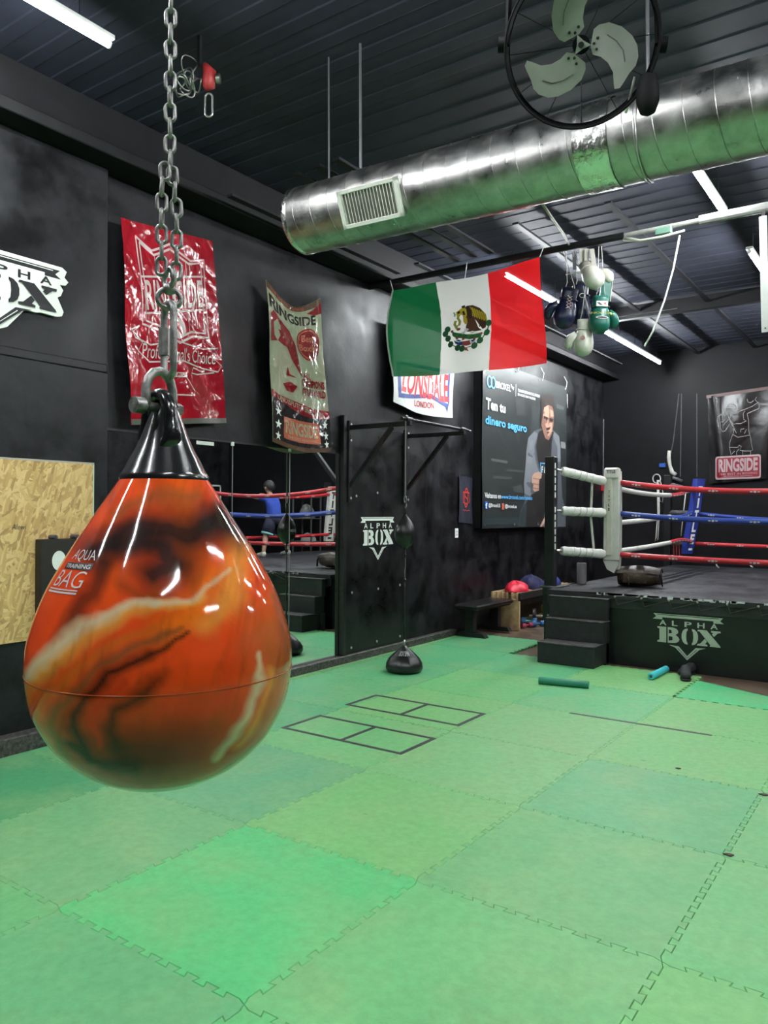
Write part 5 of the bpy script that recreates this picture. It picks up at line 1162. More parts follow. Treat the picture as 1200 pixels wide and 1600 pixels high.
# wooden slat bench further back
t = thing('slat_bench', 'pale pine slat bench with dark side rail by the wall', 'bench', (-2.9, 8.4, 0))
ya, ybk = 7.66, 9.6
mk('end_panel', G().box((-3.02, ya, -.02), (-2.66, ya + .035, .37), .003), M_WOOD, t); mk('end_panel', G().box((-3.02, ybk - .035, -.02), (-2.66, ybk, .37), .003), M_WOOD, t)
mk('cross_rail', G().box((-3.10, ya - .005, .37), (-2.68, ya + .03, .395), .003), M_WOOD, t)
for k in range(6): x = -3.07 + k * .073; mk('slat', G().box((x, ya - .01, .385), (x + .024, ybk, .475), .003), M_WOOD, t)
mk('side_rail', G().box((-2.675, ya, .39), (-2.645, ybk, .48), .004), mat('dark_rail', (.03, .028, .026, 1), .5), t)
mk('leg_board', G().box((-3.06, ya + .02, -.02), (-3.02, ya + .05, .385)), M_WOOD, t)
# cloths on it
def lump(name, label, cat, c, sx, sy, h, m, seed, rz=0., z0=.482):
    r = random.Random(seed); ph = [r.uniform(0, 6.3) for _ in range(6)]
    def f(u, v):
        a = 2 * pi * u; k = v; rr = (1 - k ** 2) ** .5 if k < 1 else 0; rr = max(rr, .02) * (1 + .10 * sin(3 * a + ph[0]) + .06 * sin(5 * a + ph[1] + 3 * k))
        x = sx * rr * cos(a); y = sy * rr * sin(a); return Vector((c[0] + x * cos(rz) - y * sin(rz), c[1] + x * sin(rz) + y * cos(rz), z0 + h * k * (1 + .10 * sin(2 * a + ph[2])) + (.012 * sin(9 * a + ph[3]) + .008 * sin(13 * a + 8 * k)) * (k * (1.1 - k))))
    g = G().grid(f, 36, 12); return tag(mk(name, g, m, None, True, (c[0], c[1], z0)), label, cat)
lump('gym_sack', 'bright red cloth gym sack lying on the slat bench', 'sack', (-2.84, 7.95), .16, .27, .125, mat('red_nylon', (.65, .015, .045, 1), .5, bump=.4, bscale=18), 3, .3)
lump('folded_clothes', 'dark navy clothes heaped on the slat bench behind the red sack', 'clothes', (-2.88, 8.52), .18, .30, .17, mat('navy_knit', (.010, .011, .035, 1), .8, var=.6, vscale=12, col2=(.03, .04, .20, 1)), 6, .1)
tag(mk('blue_bag', G().grid(lambda u, v: Vector((-2.82 + .13 * cos(2 * pi * u) * (1 - .5 * v * v), 9.10 + .22 * sin(2 * pi * u) * (1 - .4 * v * v), .480 + .11 * v + .01 * sin(6 * pi * u) * v)), 24, 6), mat('royal_blue_cloth', (.015, .025, .16, 1), .7, bump=.4, bscale=14), None, True, (-2.8, 9.10, .478)), 'royal blue cloth bag with white tag on the slat bench by the ring post', 'bag')
# dumbbells under the bench
def dumbbell(c, ang, L, r, m, mh, label):
    d_ = Vector((cos(ang), sin(ang), 0)); c = Vector((c[0], c[1], r - .02)); t = thing('dumbbell', label, 'dumbbell', (c.x, c.y, -.02), 'weights under the slat bench')
    mk('grip', G().tube([c - d_ * L / 2, c + d_ * L / 2], r * .38, 10), mh, t, 40)
    for s_ in (-1, 1): mk('weight_head', G().tube([c + d_ * (s_ * L / 2 - .03 * s_ * 0) - d_ * .03, c + d_ * (s_ * L / 2) + d_ * .03], r, 8), m, t)
MB = mat('blue_neoprene', (.03, .13, .30, 1), .5); MT = mat('teal_neoprene', (.10, .36, .30, 1), .5); MR = mat('rose_neoprene', (.30, .03, .07, 1), .5); ML = mat('lime_neoprene', (.30, .42, .14, 1), .5)
dumbbell((-2.70, 7.98), 1.2, .13, .034, MR, MR, 'rose red dumbbell at the pine end panel under the slat bench')
dumbbell((-2.62, 8.17), 1.0, .14, .040, MB, MB, 'blue dumbbell beside the rose red one under the slat bench')
dumbbell((-2.78, 8.24), .4, .15, .052, MB, MT, 'larger blue dumbbell with teal grip under the slat bench')
dumbbell((-2.50, 8.34), 2.0, .13, .042, ML, MT, 'lime green and teal dumbbell under the slat bench')
t = thing('barbell_plate_dumbbell', 'black iron dumbbell with bright bar under the slat bench', 'dumbbell', (-2.62, 8.55, -.02))
mk('bar', G().tube([(-2.86, 8.42, .085), (-2.50, 8.60, .085)], .016, 10), mat('bright_bar', (.75, .70, .55, 1), .3, .6), t, 40)
mk('plate', G().tube([(-2.60, 8.55, .085), (-2.56, 8.57, .085)], .105, 24), mat('dark_iron', (.02, .012, .012, 1), .5), t, 40)
mk('plate', G().tube([(-2.82, 8.44, .085), (-2.78, 8.46, .085)], .105, 24), MATS['dark_iron'], t, 40)
t = thing('yellow_medicine_ball', 'yellow and black ball behind the iron dumbbell under the bench', 'ball', (-2.80, 8.95, -.02))
mk('ball', G().ball((-2.76, 8.95, .125), .145, 14), mat('yellow_rubber', (.60, .42, .02, 1), .45), t, True)
mk('band', G().tube([(-2.76 + .146 * cos(a), 8.95, .125 + .146 * sin(a)) for a in [2 * pi * i / 30 for i in range(30)]], .008, 6, True), M_BLACK, t, True)

# =================================================================== HANGING THINGS UNDER THE CROSS PIPE
GYP = 4.95; GZP = 3.92
def cord(p, q, sag=0., r=.004, n=8): 
    p, q = Vector(p), Vector(q); return [p.lerp(q, i / n) + Vector((0, 0, -sag * 4 * (i / n) * (1 - i / n))) for i in range(n + 1)]
def glove(name, label, top, lean, size, m, m_cuff, side=1, face=None, print_=None, thumb_m=None, hang=None):
    """boxing glove hanging cuff up: top = cuff opening centre, lean = unit vector from cuff to fist, face = direction of the back of the hand"""
    ax_ = Vector(lean).normalized(); fz = Vector(face if face is not None else -FW); fz = (fz - ax_ * fz.dot(ax_)).normalized(); sx = ax_.cross(fz) * side; top = Vector(top)
    t = thing(name, label, 'boxing glove', tuple(top), 'boxing gloves hanging from the cross pipe'); s = size
    P = [(0, .080, .050), (.10, .078, .050), (.22, .074, .048), (.30, .075, .050), (.38, .086, .058), (.50, .098, .068), (.62, .104, .077), (.76, .103, .082), (.88, .088, .074), (.96, .058, .050), (1.0, .018, .016)]
    # cuff and fist, finger roll curls forward
    def cen(k): return top + ax_ * (k * s) - fz * (-.020 if 0 else 0) - fz * (.05 * max(0, k - .55) ** 2 * s / .3)
    def el(rows, kx=.86):
        g = G(); n = 20; vs = []
        for k, a, b in rows:
            c = cen(k)
            for i in range(n):
                th = 2 * pi * i / n; vs.append(c + sx * (a * kx * s / .33 * cos(th)) + fz * (b * s / .33 * sin(th)))
        fs = [(j * n + i, j * n + (i + 1) % n, (j + 1) * n + (i + 1) % n, (j + 1) * n + i) for j in range(len(rows) - 1) for i in range(n)] + [tuple(range(n)), tuple((len(rows) - 1) * n + i for i in range(n))]
        return g.add(vs, fs)
    mk('fist', el(P[3:]), m, t, True)
    mk('cuff', el(P[:4]), m_cuff, t, True)
    mk('cuff_welt', G().tube([cen(.27) + sx * (.072 * s / .33 * cos(a)) + fz * (.049 * s / .33 * sin(a)) for a in [2 * pi * i / 24 for i in range(24)]], .007 * s / .33, 6, True), m_cuff, t, True)
    th_ = [cen(.40) + sx * (.075 * s / .33), cen(.50) + sx * (.115 * s / .33) + fz * -.01, cen(.62) + sx * (.135 * s / .33) - fz * .02 * s / .33, cen(.74) + sx * (.130 * s / .33) - fz * .03 * s / .33, cen(.82) + sx * (.118 * s / .33) - fz * .035 * s / .33]
    mk('thumb', G().tube(th_, [(r_ * s / .33, r_ * s / .33) for r_ in (.030, .040, .043, .036, .014)], 14), thumb_m or m, t, True)
    if print_:
        d = print_(); mk('print', d.build(lambda u, v, off: cen(.5 + v) + sx * (u * side * s / .33) + fz * ((.075 if v > -.1 else .056) * s / .33 * sqrt(max(.05, 1 - (u / .115) ** 2)) + off + .001), .02, .002), d.mats, t)
    if hang is not None:
        for k_, s_ in enumerate((-1, 1)):
            mk('lace', G().tube([Vector(hang) + RT * (.012 * s_), top + sx * (.03 * s_) + Vector((0, 0, .05)), top + ax_ * .03 + sx * (.05 * s_)], .0035, 5), M_ROPEW, t, True)
    return t
dG = 6.75
M_GW = mat('cream_leather', (.60, .60, .50, 1), .35, var=.2, vscale=20); M_GN = mat('navy_leather', (.010, .013, .045, 1), .28, var=.4, vscale=12); M_GG = mat('green_leather', (.012, .13, .095, 1), .3, var=.25, vscale=9); M_GK = mat('black_glove_leather', (.012, .012, .013, 1), .3)
def gp(cx, cy, dy=0.):     # pixel in the glove crop -> point on the plane of the pipe
    return gy(860 + cx / 8.42, 380 + cy / 8.42, GYP + dy)
def lab_green():
    d = D([M_PRINTW, mat('print_red', (.5, .02, .02, 1), .5), M_PRINTK, mat('print_gold', (.55, .42, .05, 1), .5)])
    d.rect(-.05, -.34, .05, -.20, 0); d.poly([(-.035, -.30), (-.012, -.30), (-.024, -.23)], 1); d.line([(.0, -.23), (.03, -.30)], .010, 2); d.line([(.014, -.23), (.042, -.30)], .010, 2)
    d.text('BAJ  FON', (.09, .03, -.09, -.04), 3, .02); d.items[-1] = ([(-x, -.03 - y) for x, y in d.items[-1][0]], d.items[-1][1], 3)
    d.ell(0, .10, .055, .035, 0); d.ell(0, .10, .044, .022, 2); return d
pt = gp(655, 40)
glove('boxing_glove', 'green boxing glove with white label hanging lowest beside the lamp row', gp(665, 700), gp(640, 1180) - gp(665, 700), (gp(640, 1190) - gp(665, 690)).length, M_GG, M_GG, -1, None, lab_green, None, pt)
mk2 = thing('glove_cuff_strap', 'green padded cuff of a glove folded up behind the green glove', 'glove cuff', tuple(gp(715, 620, .05)))
mk('cuff_flap', G().prism([(-.055, -.10), (.05, -.10), (.07, .10), (-.02, .11)], lambda u, v, s_: gp(715, 620, .06) + RT * u + Vector((0, 0, v)) + FW * s_, -.008, .008), M_GG, mk2)
mk('flap_edge', G().tube([gp(715, 620, .045) + RT * u + Vector((0, 0, v)) for u, v in ((.05, -.10), (.07, .10), (-.02, .11))], .004, 5), M_GW, mk2)
glove('boxing_glove', 'cream boxing glove with thumb bent out hanging below the navy pair', gp(455, 1010), gp(430, 1480) - gp(455, 1010), (gp(430, 1480) - gp(455, 1005)).length, M_GW, M_GW, 1, None, lambda: D([mat('print_rust', (.40, .10, .06, 1), .5)]).ring(.03, .04, .016, .05, .006, 0, 16).line([(.03, -.03), (.03, .10)], .006, 0), None, gp(450, 560))
glove('boxing_glove', 'cream boxing glove hanging highest, fist forward, close under the pipe', gp(470, 300, -.02), gp(555, 560, -.10) - gp(470, 300, -.02) + FW * -.12, .34, M_GW, mat('grey_cuff', (.30, .29, .25, 1), .5), -1, -FW + Vector((0, 0, -.2)), None, None, gp(450, 80))
glove('boxing_glove', 'navy blue boxing glove with round badge hanging beside the green one', gp(395, 560, .12), gp(405, 1000, .12) - gp(395, 560, .12), .36, M_GN, M_GN, -1, None, lambda: D([M_PRINTW, M_GN]).ell(0, -.20, .028, .06, 0).ell(0, -.20, .020, .045, 1), None, gp(310, 100))
glove('boxing_glove', 'navy blue boxing glove with pink laces hanging next to the flag edge', gp(265, 600, -.06), gp(170, 1050, -.06) - gp(265, 600, -.06), .36, M_GN, M_GN, 1, None, lambda: D([mat('print_pink', (.6, .42, .45, 1), .5)]).line([(-.02, -.3), (.02, -.22), (-.02, -.14), (.02, -.06), (-.02, .02)], .008, 0).line([(.02, -.3), (-.02, -.22), (.02, -.14), (-.02, -.06), (.02, .02)], .008, 0), None, gp(190, 110))
# wide straps of the upper glove
t = thing('glove_straps', 'grey-white wrist straps looped over the pipe above the cream glove', 'straps', tuple(gp(480, 120)))
for cx0, cx1, w_ in ((415, 420, .055), (480, 470, .045), (545, 580, .045)): mk('strap', G().bar(gp(cx0, 75, -.03), gp(cx1, 330, -.05), w_ * .9, .006, tuple(-FW)), MATS['grey_cuff'], t)
mk('strap', G().bar(gp(315, 100, .02), gp(318, 350, .02), .035, .005, tuple(-FW)), M_PADG, t)
tag(mk('guy_line', G().tube(cord(gp(200, 415), gp(420, 368)), .005, 5), M_ROPEW), 'thin pale cord tied between the hanging glove laces', 'cord')
# cables and wires
t = tag(mk('hanging_cable', G().tube([gy(845, 315, 2.2), gy(862, 340, 3.2), gy(880, 365, 4.2), gy(889, 382, 4.9)], .009, 6), mat('frayed_wire', (.30, .28, .24, 1), .5), None, True), 'frayed pale cable running from the duct to the cross pipe', 'cable')
tag(mk('hanging_cable', G().tube([gy(1062, 368, 4.93), gy(1052, 420, 4.9), gy(1038, 470, 4.86), gy(1020, 518, 4.84), gy(1007, 541, 4.83)], .008, 6), M_PLASTW, None, True), 'white cable end hanging free below the conduit over the ring', 'cable')
tag(mk('guy_wire', G().tube(cord(gy(950, 498, 5.0), gy(1058, 482, 5.4), .0), .004, 5), M_PADG), 'thin wire stretched behind the green glove', 'wire')
tag(mk('ballast_box', G().obox(gy(1037, 361, 4.9), Vector((1, 0, 0)), Vector((0, 1, 0)), Vector((0, 0, 1)), .13, .05, .055, .004), mat('green_box', (.10, .20, .15, 1), .4)), 'small green electrical box on the conduit', 'electrical box')
tag(mk('sagging_conduit', G().tube([gy(975, 373, 4.88), gy(1000, 376, 4.88), gy(1035, 370, 4.88), gy(1070, 360, 4.9)], [.022, .012, .012, .010], 8), mat('dirty_white', (.42, .42, .36, 1), .5), None, True), 'sagging white conduit end below the pipe', 'conduit')
t = thing('hanging_strip', 'white steel strip hanging down from the conduit', 'steel strip', tuple(gy(1192, 340, 4.9)))
a = gy(1192, 338, 4.89); b = gy(1196, 519, 4.89); mk('strip_bolt', G().bar(a, (a.x, 4.95, 3.95), .02), M_STEEL, t); mk('strip', G().bar(a, b, .055, .008, (0, -1, 0)), M_WHITE, t)
mk('rivet', G().tube([b + Vector((0, -.006, .03)), b + Vector((0, -.01, .03))], .006, 8), M_BLACK, t)

# =================================================================== BACK WALL
YW = YB - .01
t = thing('wall_banner', 'dark glossy RINGSIDE banner with outlined boxer on the back wall', 'banner', tuple(gy(1150, 752, YW)))
wb = wrinkle(51, .014)
cB = [gy(1108, 756, YW - .05), gy(1197, 748, YW - .05), gy(1203, 606, YW - .05), gy(1106, 620, YW - .05)]
def SB(u, v, off=0.):
    p = (cB[0] * (1 - u) + cB[1] * u) * (1 - v) + (cB[3] * (1 - u) + cB[2] * u) * v
    fold = -.02 * math.exp(-((u - .10 - .14 * (1 - v)) / .05) ** 2)
    return Vector((p.x, p.y - off + wb(u, v) * .6 + fold, p.z))
g = G().grid(SB, 50, 60); M_BV = mat('black_gloss_vinyl', (.008, .007, .008, 1), .2, bump=.15, bscale=12); mk('sheet', g, M_BV, t, True)
mk('top_batten', G().bar(SB(-.02, 1), SB(1.05, 1), .02, .05), mat('rosy_batten', (.16, .10, .095, 1), .5), t)
M_LN = mat('grey_outline', (.20, .19, .19, 1), .4); M_BR = mat('brick_red_print', (.24, .012, .025, 1), .3); M_PK = mat('light_pink_print', (.42, .32, .33, 1), .35)
d = D([M_LN, M_BR, M_PK])
def bb(cx, cy): return inv(SB, 1090 + cx / 8.89, 590 + cy / 8.89)
def BB(L): return [bb(*p) for p in L]
for L in ([(400, 520), (400, 410), (430, 375), (500, 370), (535, 400), (535, 450)], [(405, 430), (450, 420), (520, 440)], [(415, 500), (430, 545), (445, 590), (500, 690), (500, 760), (490, 790)], [(330, 510), (280, 545), (275, 600), (290, 690)], [(330, 510), (380, 530), (380, 580), (350, 620), (320, 610), (320, 700), (345, 750), (385, 740), (450, 640)],
          [(360, 660), (440, 570), (470, 520)], [(540, 500), (600, 460), (660, 440), (760, 400), (850, 340)], [(690, 500), (780, 460), (850, 430)], [(640, 570), (635, 500), (660, 460)], [(690, 500), (710, 600), (710, 730), (740, 850), (765, 1010), (740, 1020)], [(850, 430), (860, 390), (830, 340), (800, 310), (820, 270)], [(690, 300), (700, 340), (740, 350), (780, 320)],
          [(440, 570), (500, 650), (540, 640), (600, 640), (680, 600), (640, 580)], [(500, 690), (540, 770)], [(520, 710), (500, 750)], [(600, 760), (600, 720), (650, 710)], [(680, 720), (650, 780)], [(490, 790), (560, 830), (720, 800)], [(490, 790), (450, 900), (445, 970), (470, 1080)], [(445, 970), (560, 970), (580, 940)], [(580, 940), (610, 960), (590, 1010), (660, 1020), (740, 1020)], [(580, 990), (545, 1030), (545, 1080)], [(630, 1020), (630, 1080)], [(740, 1020), (735, 1080)], [(520, 1020), (480, 1060)]): d.line(BB(L), .009, 0)
rd = [(250, 1130), (258, 1108), (285, 1098), (855, 1065), (875, 1075), (880, 1095), (880, 1375), (870, 1392), (845, 1398), (285, 1420), (258, 1415), (250, 1390)]
d.poly(BB(rd), 2); cxm, cym = 565, 1243; d.poly(BB([(cxm + (x - cxm) * .945, cym + (y - cym) * .86) for x, y in rd]), 1)
d.tquad('RINGSIDE', BB([(292, 1320), (838, 1290), (838, 1105), (292, 1135)]), 2, .04); d.tquad('THE BEST IN BOXING', BB([(300, 1362), (830, 1335), (830, 1308), (300, 1332)]), 2, .0); d.tquad('PROFESSIONAL EQUIPMENT', BB([(370, 1388), (765, 1368), (765, 1350), (370, 1368)]), 2, .0)
mk('print', d.build(SB, (.02, .016), .004, .0005), d.mats, t)
# vertical conduit at the corner, cords
tag(mk('wall_conduit', G().tube([gy(943, 655, YW - .03), gy(942, 800, YW - .03)], .014, 8), M_PADG), 'thin dark conduit in the room corner by the advert banner', 'conduit')
t = thing('jump_rope', 'pale jump rope looped on the back wall above the ring ropes', 'jump rope', tuple(gy(1027, 750, YW - .05)))
def bw(px, py, d=.05): return gy(px, py, YW - d)
mk('rope', G().tube([bw(1027, 750), bw(1028, 800), bw(1025, 840), bw(1023, 846), bw(1028, 843), bw(1030, 800), bw(1029, 750)], .012, 6), M_ROPEW, t, True)
mk('rope_coil', G().tube([bw(1026 + 6 * cos(a), 748 + 7 * sin(a), .06 + .02 * sin(3 * a)) for a in [i * .5 for i in range(26)]], .010, 6), M_ROPEW, t, True)
mk('rope_loop', G().tube([bw(1032, 752), bw(1036, 770), bw(1035, 785), bw(1031, 783), bw(1029, 770)], .008, 6), M_ROPEW, t, True)
tag(mk('exercise_band', G().tube([bw(1061, 615, .0), bw(1052, 690, .0), bw(1047, 715, .0)], .009, 6), M_PADG), 'thin slanted cord holding the single hanging wrap on the back wall', 'cord')
tag(mk('exercise_band', G().tube([bw(1065, 615, .0), bw(1063, 745, .0)], .008, 6), M_PADG), 'thin plumb cord on the back wall next to the slanted one', 'cord')
tag(mk('exercise_band', G().tube([bw(1089, 615, .0), bw(1089, 745, .0)], .008, 6), M_PADG), 'thin plumb cord on the back wall above the blue pad', 'cord')
tag(mk('exercise_band', G().tube([bw(1042, 752, .0), bw(1042, 835, .0)], .010, 6), M_ROPEW, None, True), 'pale straight cord hanging beside the jump rope', 'cord')
tag(mk('exercise_band', G().tube([bw(1072, 765, .0), bw(1067, 808, .0), bw(1064, 838, .0)], .010, 6), M_ROPEW, None, True), 'pale slanting cord between jump rope and blue corner pad', 'cord')
t = thing('hand_wrap', 'dirty white hand wrap bundle dangling on the back wall', 'hand wrap', tuple(bw(1047, 735)))
mk('wrap', G().tube([bw(1046, 704), bw(1045, 715), bw(1047, 728), bw(1050, 738), bw(1056, 742)], [.03, .035, .03, .04, .035], 10), M_PADW, t, True)
mk('wrap_tail', G().tube([bw(1044, 745, .07), bw(1056, 748, .07), bw(1066, 752, .07)], .03, 8), M_PADG, t, True)
tag(mk('blue_tag', G().obox(bw(1035, 727, .015), Vector((1, 0, 0)), Vector((0, 1, 0)), Vector((0, 0, 1)), .11, .02, .07, .004), mat('tag_blue', (.02, .10, .45, 1), .5)), 'small bright blue tag stuck on the black back wall', 'tag')
# medals
t = thing('medal_bunch', 'medals on striped ribbons hanging on the back wall by the corner', 'medals', tuple(bw(925, 770)))
for k, (x0, x1, col) in enumerate(((921, 924, (.15, .30, .14, 1)), (924, 922, (.18, .16, .40, 1)), (928, 926, (.55, .52, .45, 1)))):
    rb = mk('ribbon', G().bar(bw(x0, 752, .05 + .015 * k), bw(x1, 783, .05 + .015 * k), .03, .004, (0, -1, 0)), mat('ribbon_%d' % k, col, .6), t)
    sub('medal', G().tube([bw(x1, 786, .065 + .015 * k), bw(x1, 786, .075 + .015 * k)], .04, 16), mat('medal_bronze', (.30, .20, .11, 1), .35, .8), rb, 40)
mk('hook', G().tube([bw(926, 743), bw(930, 748), bw(926, 753)], .008, 6), mat('brass', (.35, .25, .10, 1), .4, .7), t)
tag(mk('red_pouch', G().obox(bw(943, 762, .05), Vector((1, 0, 0)), Vector((0, 1, 0)), Vector((0, 0, 1)), .11, .08, .15, .02), M_ROPER), 'small red pouch hanging behind the white corner pad', 'pouch')

# =================================================================== SEEN IN THE MIRROR: person, rack, framed sign
def skin(verts, edges, radii, root=0, sub_=2):
    me = bpy.data.meshes.new('s'); me.from_pydata(verts, edges, []); o = bpy.data.objects.new('s', me); COL.objects.link(o)
    md = o.modifiers.new('k', 'SKIN'); md.use_smooth_shade = True; md.branch_smoothing = .6
    for i, r in enumerate(radii): me.skin_vertices[0].data[i].radius = r if hasattr(r, '__len__') else (r, r)
    me.skin_vertices[0].data[root].use_root = True
    ss = o.modifiers.new('s', 'SUBSURF'); ss.levels = sub_; ss.render_levels = sub_
    dg = bpy.context.evaluated_depsgraph_get(); e = o.evaluated_get(dg); m2 = e.to_mesh()
    g = G().add([v.co.copy() for v in m2.vertices], [tuple(p.vertices) for p in m2.polygons]); e.to_mesh_clear(); bpy.data.objects.remove(o)
    return g
PO = Vector((1.76, 8.73, RZ))
def L3(f, l, z): return PO + Vector((f, l, z))        # forward +X, left +Y
M_SKIN = mat('skin_tone', (.42, .24, .16, 1), .5); M_SHIRT = mat('blue_tshirt', (.020, .060, .36, 1), .8, bump=.2, bscale=20); M_SHORT = mat('navy_shorts', (.008, .010, .030, 1), .8); M_TRIM = mat('aqua_trim', (.18, .42, .42, 1), .7); M_HAIR = mat('dark_hair', (.010, .009, .008, 1), .5, bump=.5, bscale=90); M_SHOE = mat('white_shoe', (.60, .60, .54, 1), .5)
per = thing('person', 'person in blue t-shirt and navy shorts leaning on the far ring ropes', 'person', tuple(PO))
V = []; E_ = []; Rr = []
def vtx(p, r, par=None):
    V.append(tuple(p)); Rr.append(r)
    if par is not None: E_.append((par, len(V) - 1))
    return len(V) - 1
pel = vtx(L3(0, 0, .70), (.115, .085)); wai = vtx(L3(.02, 0, .82), (.105, .08), pel); che = vtx(L3(.06, 0, 1.0), (.12, .085), wai); nb = vtx(L3(.10, 0, 1.11), (.07, .06), che); nk = vtx(L3(.12, 0, 1.16), .042, nb)
h1 = vtx(L3(.14, 0, 1.215), .070, nk); h2 = vtx(L3(.145, 0, 1.275), (.092, .098), h1); h3 = vtx(L3(.14, 0, 1.335), (.080, .086), h2); vtx(L3(.252, 0, 1.255), .012, h2)
for s in (-1, 1): vtx(L3(.135, .096 * s, 1.262), .012, h2)
# legs
for s, fx, fl_ in ((-1, 0, -.27), (1, .12, .52)):
    hp = vtx(L3(0, .075 * s, .66), .085, pel); kn = vtx(L3(.05 + fx * .5, fl_ * .62, .38), .055, hp); cf = vtx(L3(.03 + fx * .75, fl_ * .82, .24), .050, kn); an = vtx(L3(.01 + fx, fl_, .085), .034, cf); hl = vtx(L3(.02 + fx, fl_, .04), .034, an); vtx(L3(.12 + fx, fl_ * 1.05, .03), .030, hl)
# arms with hands
def hand(w, dirv, dn, par):
    dirv = Vector(dirv).normalized(); dn = Vector(dn).normalized(); sd_ = dirv.cross(dn)
    pm = vtx(Vector(w) + dirv * .045, (.032, .018), par)
    for k, (o_, ln) in enumerate(((-.024, .058), (-.008, .066), (.008, .062), (.023, .050))):
        a_ = vtx(Vector(w) + dirv * .075 + sd_ * o_, .0085, pm); b_ = vtx(Vector(w) + dirv * (.075 + ln * .5) + sd_ * o_ + dn * .012, .008, a_); vtx(Vector(w) + dirv * (.075 + ln * .75) + sd_ * o_ + dn * .036, .007, b_)
    t1 = vtx(Vector(w) + dirv * .035 - sd_ * .032, .0095, pm); vtx(Vector(w) + dirv * .065 - sd_ * .045 + dn * .015, .008, t1)
sr = vtx(L3(.09, -.14, 1.07), .052, che); er = vtx(L3(.20, -.28, 1.08), .036, sr); wr_ = vtx(L3(.27, -.42, 1.11), .026, er); hand(L3(.27, -.42, 1.11), (.1, -1, 0), (.2, 0, -1), wr_)
sl_ = vtx(L3(.09, .14, 1.07), .052, che); el_ = vtx(L3(.25, .22, 1.02), .036, sl_); wl = vtx(L3(.34, .10, 1.14), .024, el_); hand(L3(.34, .10, 1.14), (.2, -1, .2), (.2, 0, -1), wl)
mk('body', skin(V, E_, Rr, pel), M_SKIN, per, True)
def chain_skin(name, pts, edges, radii, m): return mk(name, skin([tuple(p) for p in pts], edges, radii, 0), m, per, True)
chain_skin('tshirt', [L3(0, 0, .66), L3(.01, 0, .80), L3(.06, 0, 1.0), L3(.095, 0, 1.10), L3(.09, -.145, 1.075), L3(.17, -.25, 1.085), L3(.09, .145, 1.075), L3(.18, .20, 1.04)], [(0, 1), (1, 2), (2, 3), (2, 4), (4, 5), (2, 6), (6, 7)], [(.175, .15), (.165, .14), (.17, .13), (.075, .068), .070, .062, .070, .062], M_SHIRT)
sg = G().tube([L3(.0, 0, .76), L3(0, 0, .68), L3(.01, .01, .60)], [(.13, .165), (.14, .175), (.12, .15)], 20)
for a_, b_, c_ in ((L3(.0, -.075, .68), L3(.02, -.11, .56), L3(.035, -.145, .43)), (L3(.0, .075, .68), L3(.03, .15, .56), L3(.065, .225, .44))):
    sg.tube([a_, b_, c_], [.10, .112, .108], 18)
mk('shorts', sg, M_SHORT, per, True)
for a_, b_ in ((L3(.0335, -.1425, .44), L3(.037, -.152, .405)), (L3(.062, .221, .45), L3(.070, .238, .415))): mk('shorts_hem', G().tube([a_, b_], [.110, .112], 18), M_TRIM, per, True)
hg = G()
def hairf(u, v):
    a = 2 * pi * u; ph = pi * .64 * v; r_ = .106; c = L3(.130, 0, 1.285); back = .5 - .5 * cos(a); rr_ = 1.0 + .02 * sin(19 * a + 7 * v); ph *= .70 + .36 * back
    return c + Vector((r_ * 1.06 * sin(ph) * cos(a) * rr_, r_ * .97 * sin(ph) * sin(a) * rr_, r_ * 1.14 * cos(ph) * rr_))
mk('hair', hg.grid(hairf, 36, 14), M_HAIR, per, True)
for s in (-1, 1):
    mk('ear', G().ball(L3(.125, .102 * s, 1.258), .020, 8, (.8, .4, 1.2)), M_SKIN, per, True)
    e_ = mk('eye', G().ball(L3(.232, .032 * s, 1.282), .011, 8, (.6, 1, .7)), M_PLASTW, per, True); sub('iris', G().ball(L3(.238, .032 * s, 1.282), .005, 6, (.5, 1, 1)), M_HAIR, e_, True)
mk('mouth', G().tube([L3(.212, -.022, 1.218), L3(.217, 0, 1.216), L3(.212, .022, 1.218)], .005, 6), mat('lip', (.34, .12, .10, 1), .5), per, True)
for fx, fl_ in ((0, -.27), (.12, .52)):
    P = [(-.075, .05, .035), (-.04, .055, .042), (.02, .045, .042), (.08, .036, .044), (.13, .030, .034), (.15, .026, .012)]
    mk('shoe', G().tube([L3(.05 + fx + x, fl_ * (1 + .1 * (x + .07)), z) for x, z, w_ in P], [(z * .95, w_) for x, z, w_ in P], 14), M_SHOE, per, True)
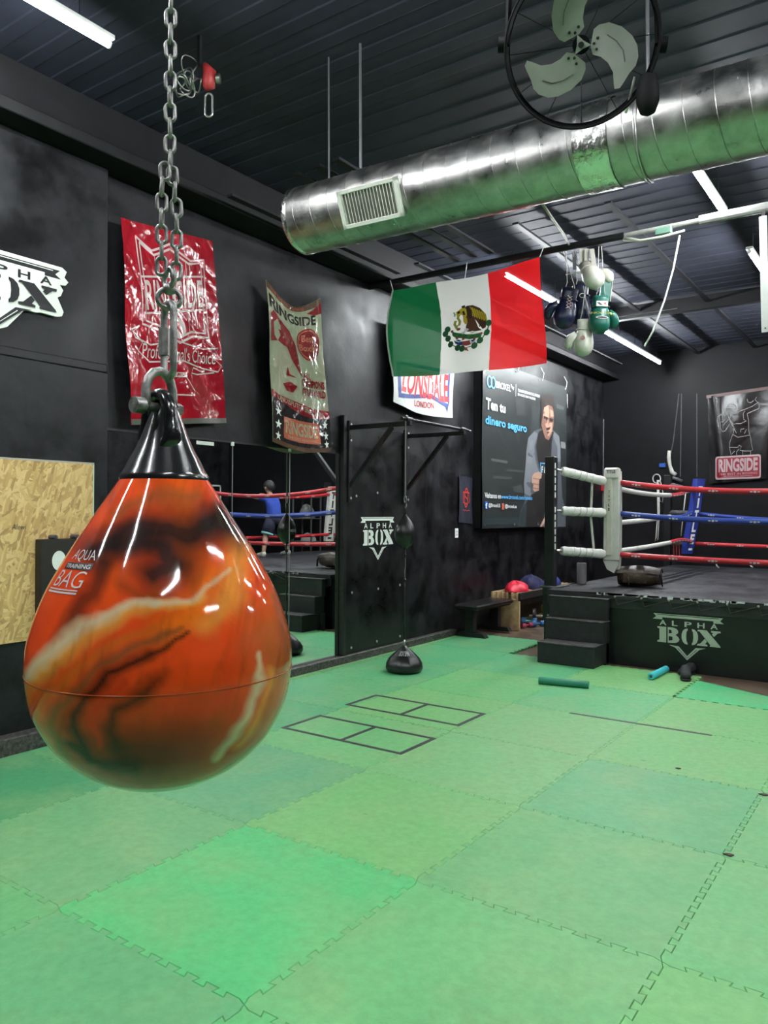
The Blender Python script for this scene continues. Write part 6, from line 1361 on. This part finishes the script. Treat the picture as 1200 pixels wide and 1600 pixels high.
# rack behind the ring
t = thing('metal_rack', 'open grey metal shelf rack standing behind the ring', 'rack', (3.7, 11.9, 0))
M_RK = mat('rack_grey', (.16, .16, .16, 1), .4, .5)
for x in (3.42, 3.97):
    for y in (11.72, 12.05): mk('post', G().box((x - .015, y - .015, -.02), (x + .015, y + .015, 1.90), .002), M_RK, t)
for z in (.35, .85, 1.38, 1.87): mk('shelf', G().box((3.40, 11.70, z - .015), (3.99, 12.07, z + .01), .003), M_RK, t)
def cloth(label, c, sx_, sy_, h, m, seed, z0): return lump('folded_cloth', label, 'cloth', c, sx_, sy_, h, m, seed, 0, z0)
cloth('crumpled white cloth with dark print on the upper rack shelf', (3.70, 11.88), .22, .14, .30, mat('printed_white', (.55, .55, .52, 1), .7, var=.9, vscale=14, col2=(.02, .02, .02, 1)), 14, 1.392)
cloth('grey crumpled cloth on the lower rack shelf', (3.66, 11.88), .20, .13, .18, mat('grey_cloth', (.30, .29, .27, 1), .8), 15, .862)
t = thing('framed_sign', 'black framed sign with white border on the far right wall', 'sign', (XR, 11.6, 1.8))
mk('board', G().box((XR - .03, 11.2, 1.35), (XR - .005, 12.0, 2.2)), M_WALL2, t)
for a, b in (((11.2, 1.35), (11.24, 2.2)), ((11.96, 1.35), (12.0, 2.2)), ((11.2, 2.16), (12.0, 2.2)), ((11.2, 1.35), (12.0, 1.39))): mk('border', G().box((XR - .036, a[0], a[1]), (XR - .03, b[0], b[1])), M_PRINTW, t)

# ---- litter at the mat corners
for k, (px, py, w_) in enumerate(((1139, 1336, .020), (1194, 1242, .024), (1060, 1201, .014))):
    q = gz(px, py, .002); pts = [(q.x + w_ * cos(a) * (1.3 if i % 2 else .8), q.y + w_ * .6 * sin(a) * (1.2 if i % 3 else .8)) for i, a in enumerate([2 * pi * i / 9 for i in range(9)])]
    tag(mk('paper_scrap', G().prism(pts, lambda u, v, s_: (u, v, s_), .001, .006), mat('brown_scrap', (.045, .028, .016, 1), .8)), ('small brown scrap at a mat corner in the open floor', 'brown scrap at a mat corner on the long seam toward the ring', 'tiny dark crumb on the mat beyond the tape line')[k], 'litter', 'scraps on the mats')
for o in bpy.data.objects:
    if '_o' in o: del o['_o']
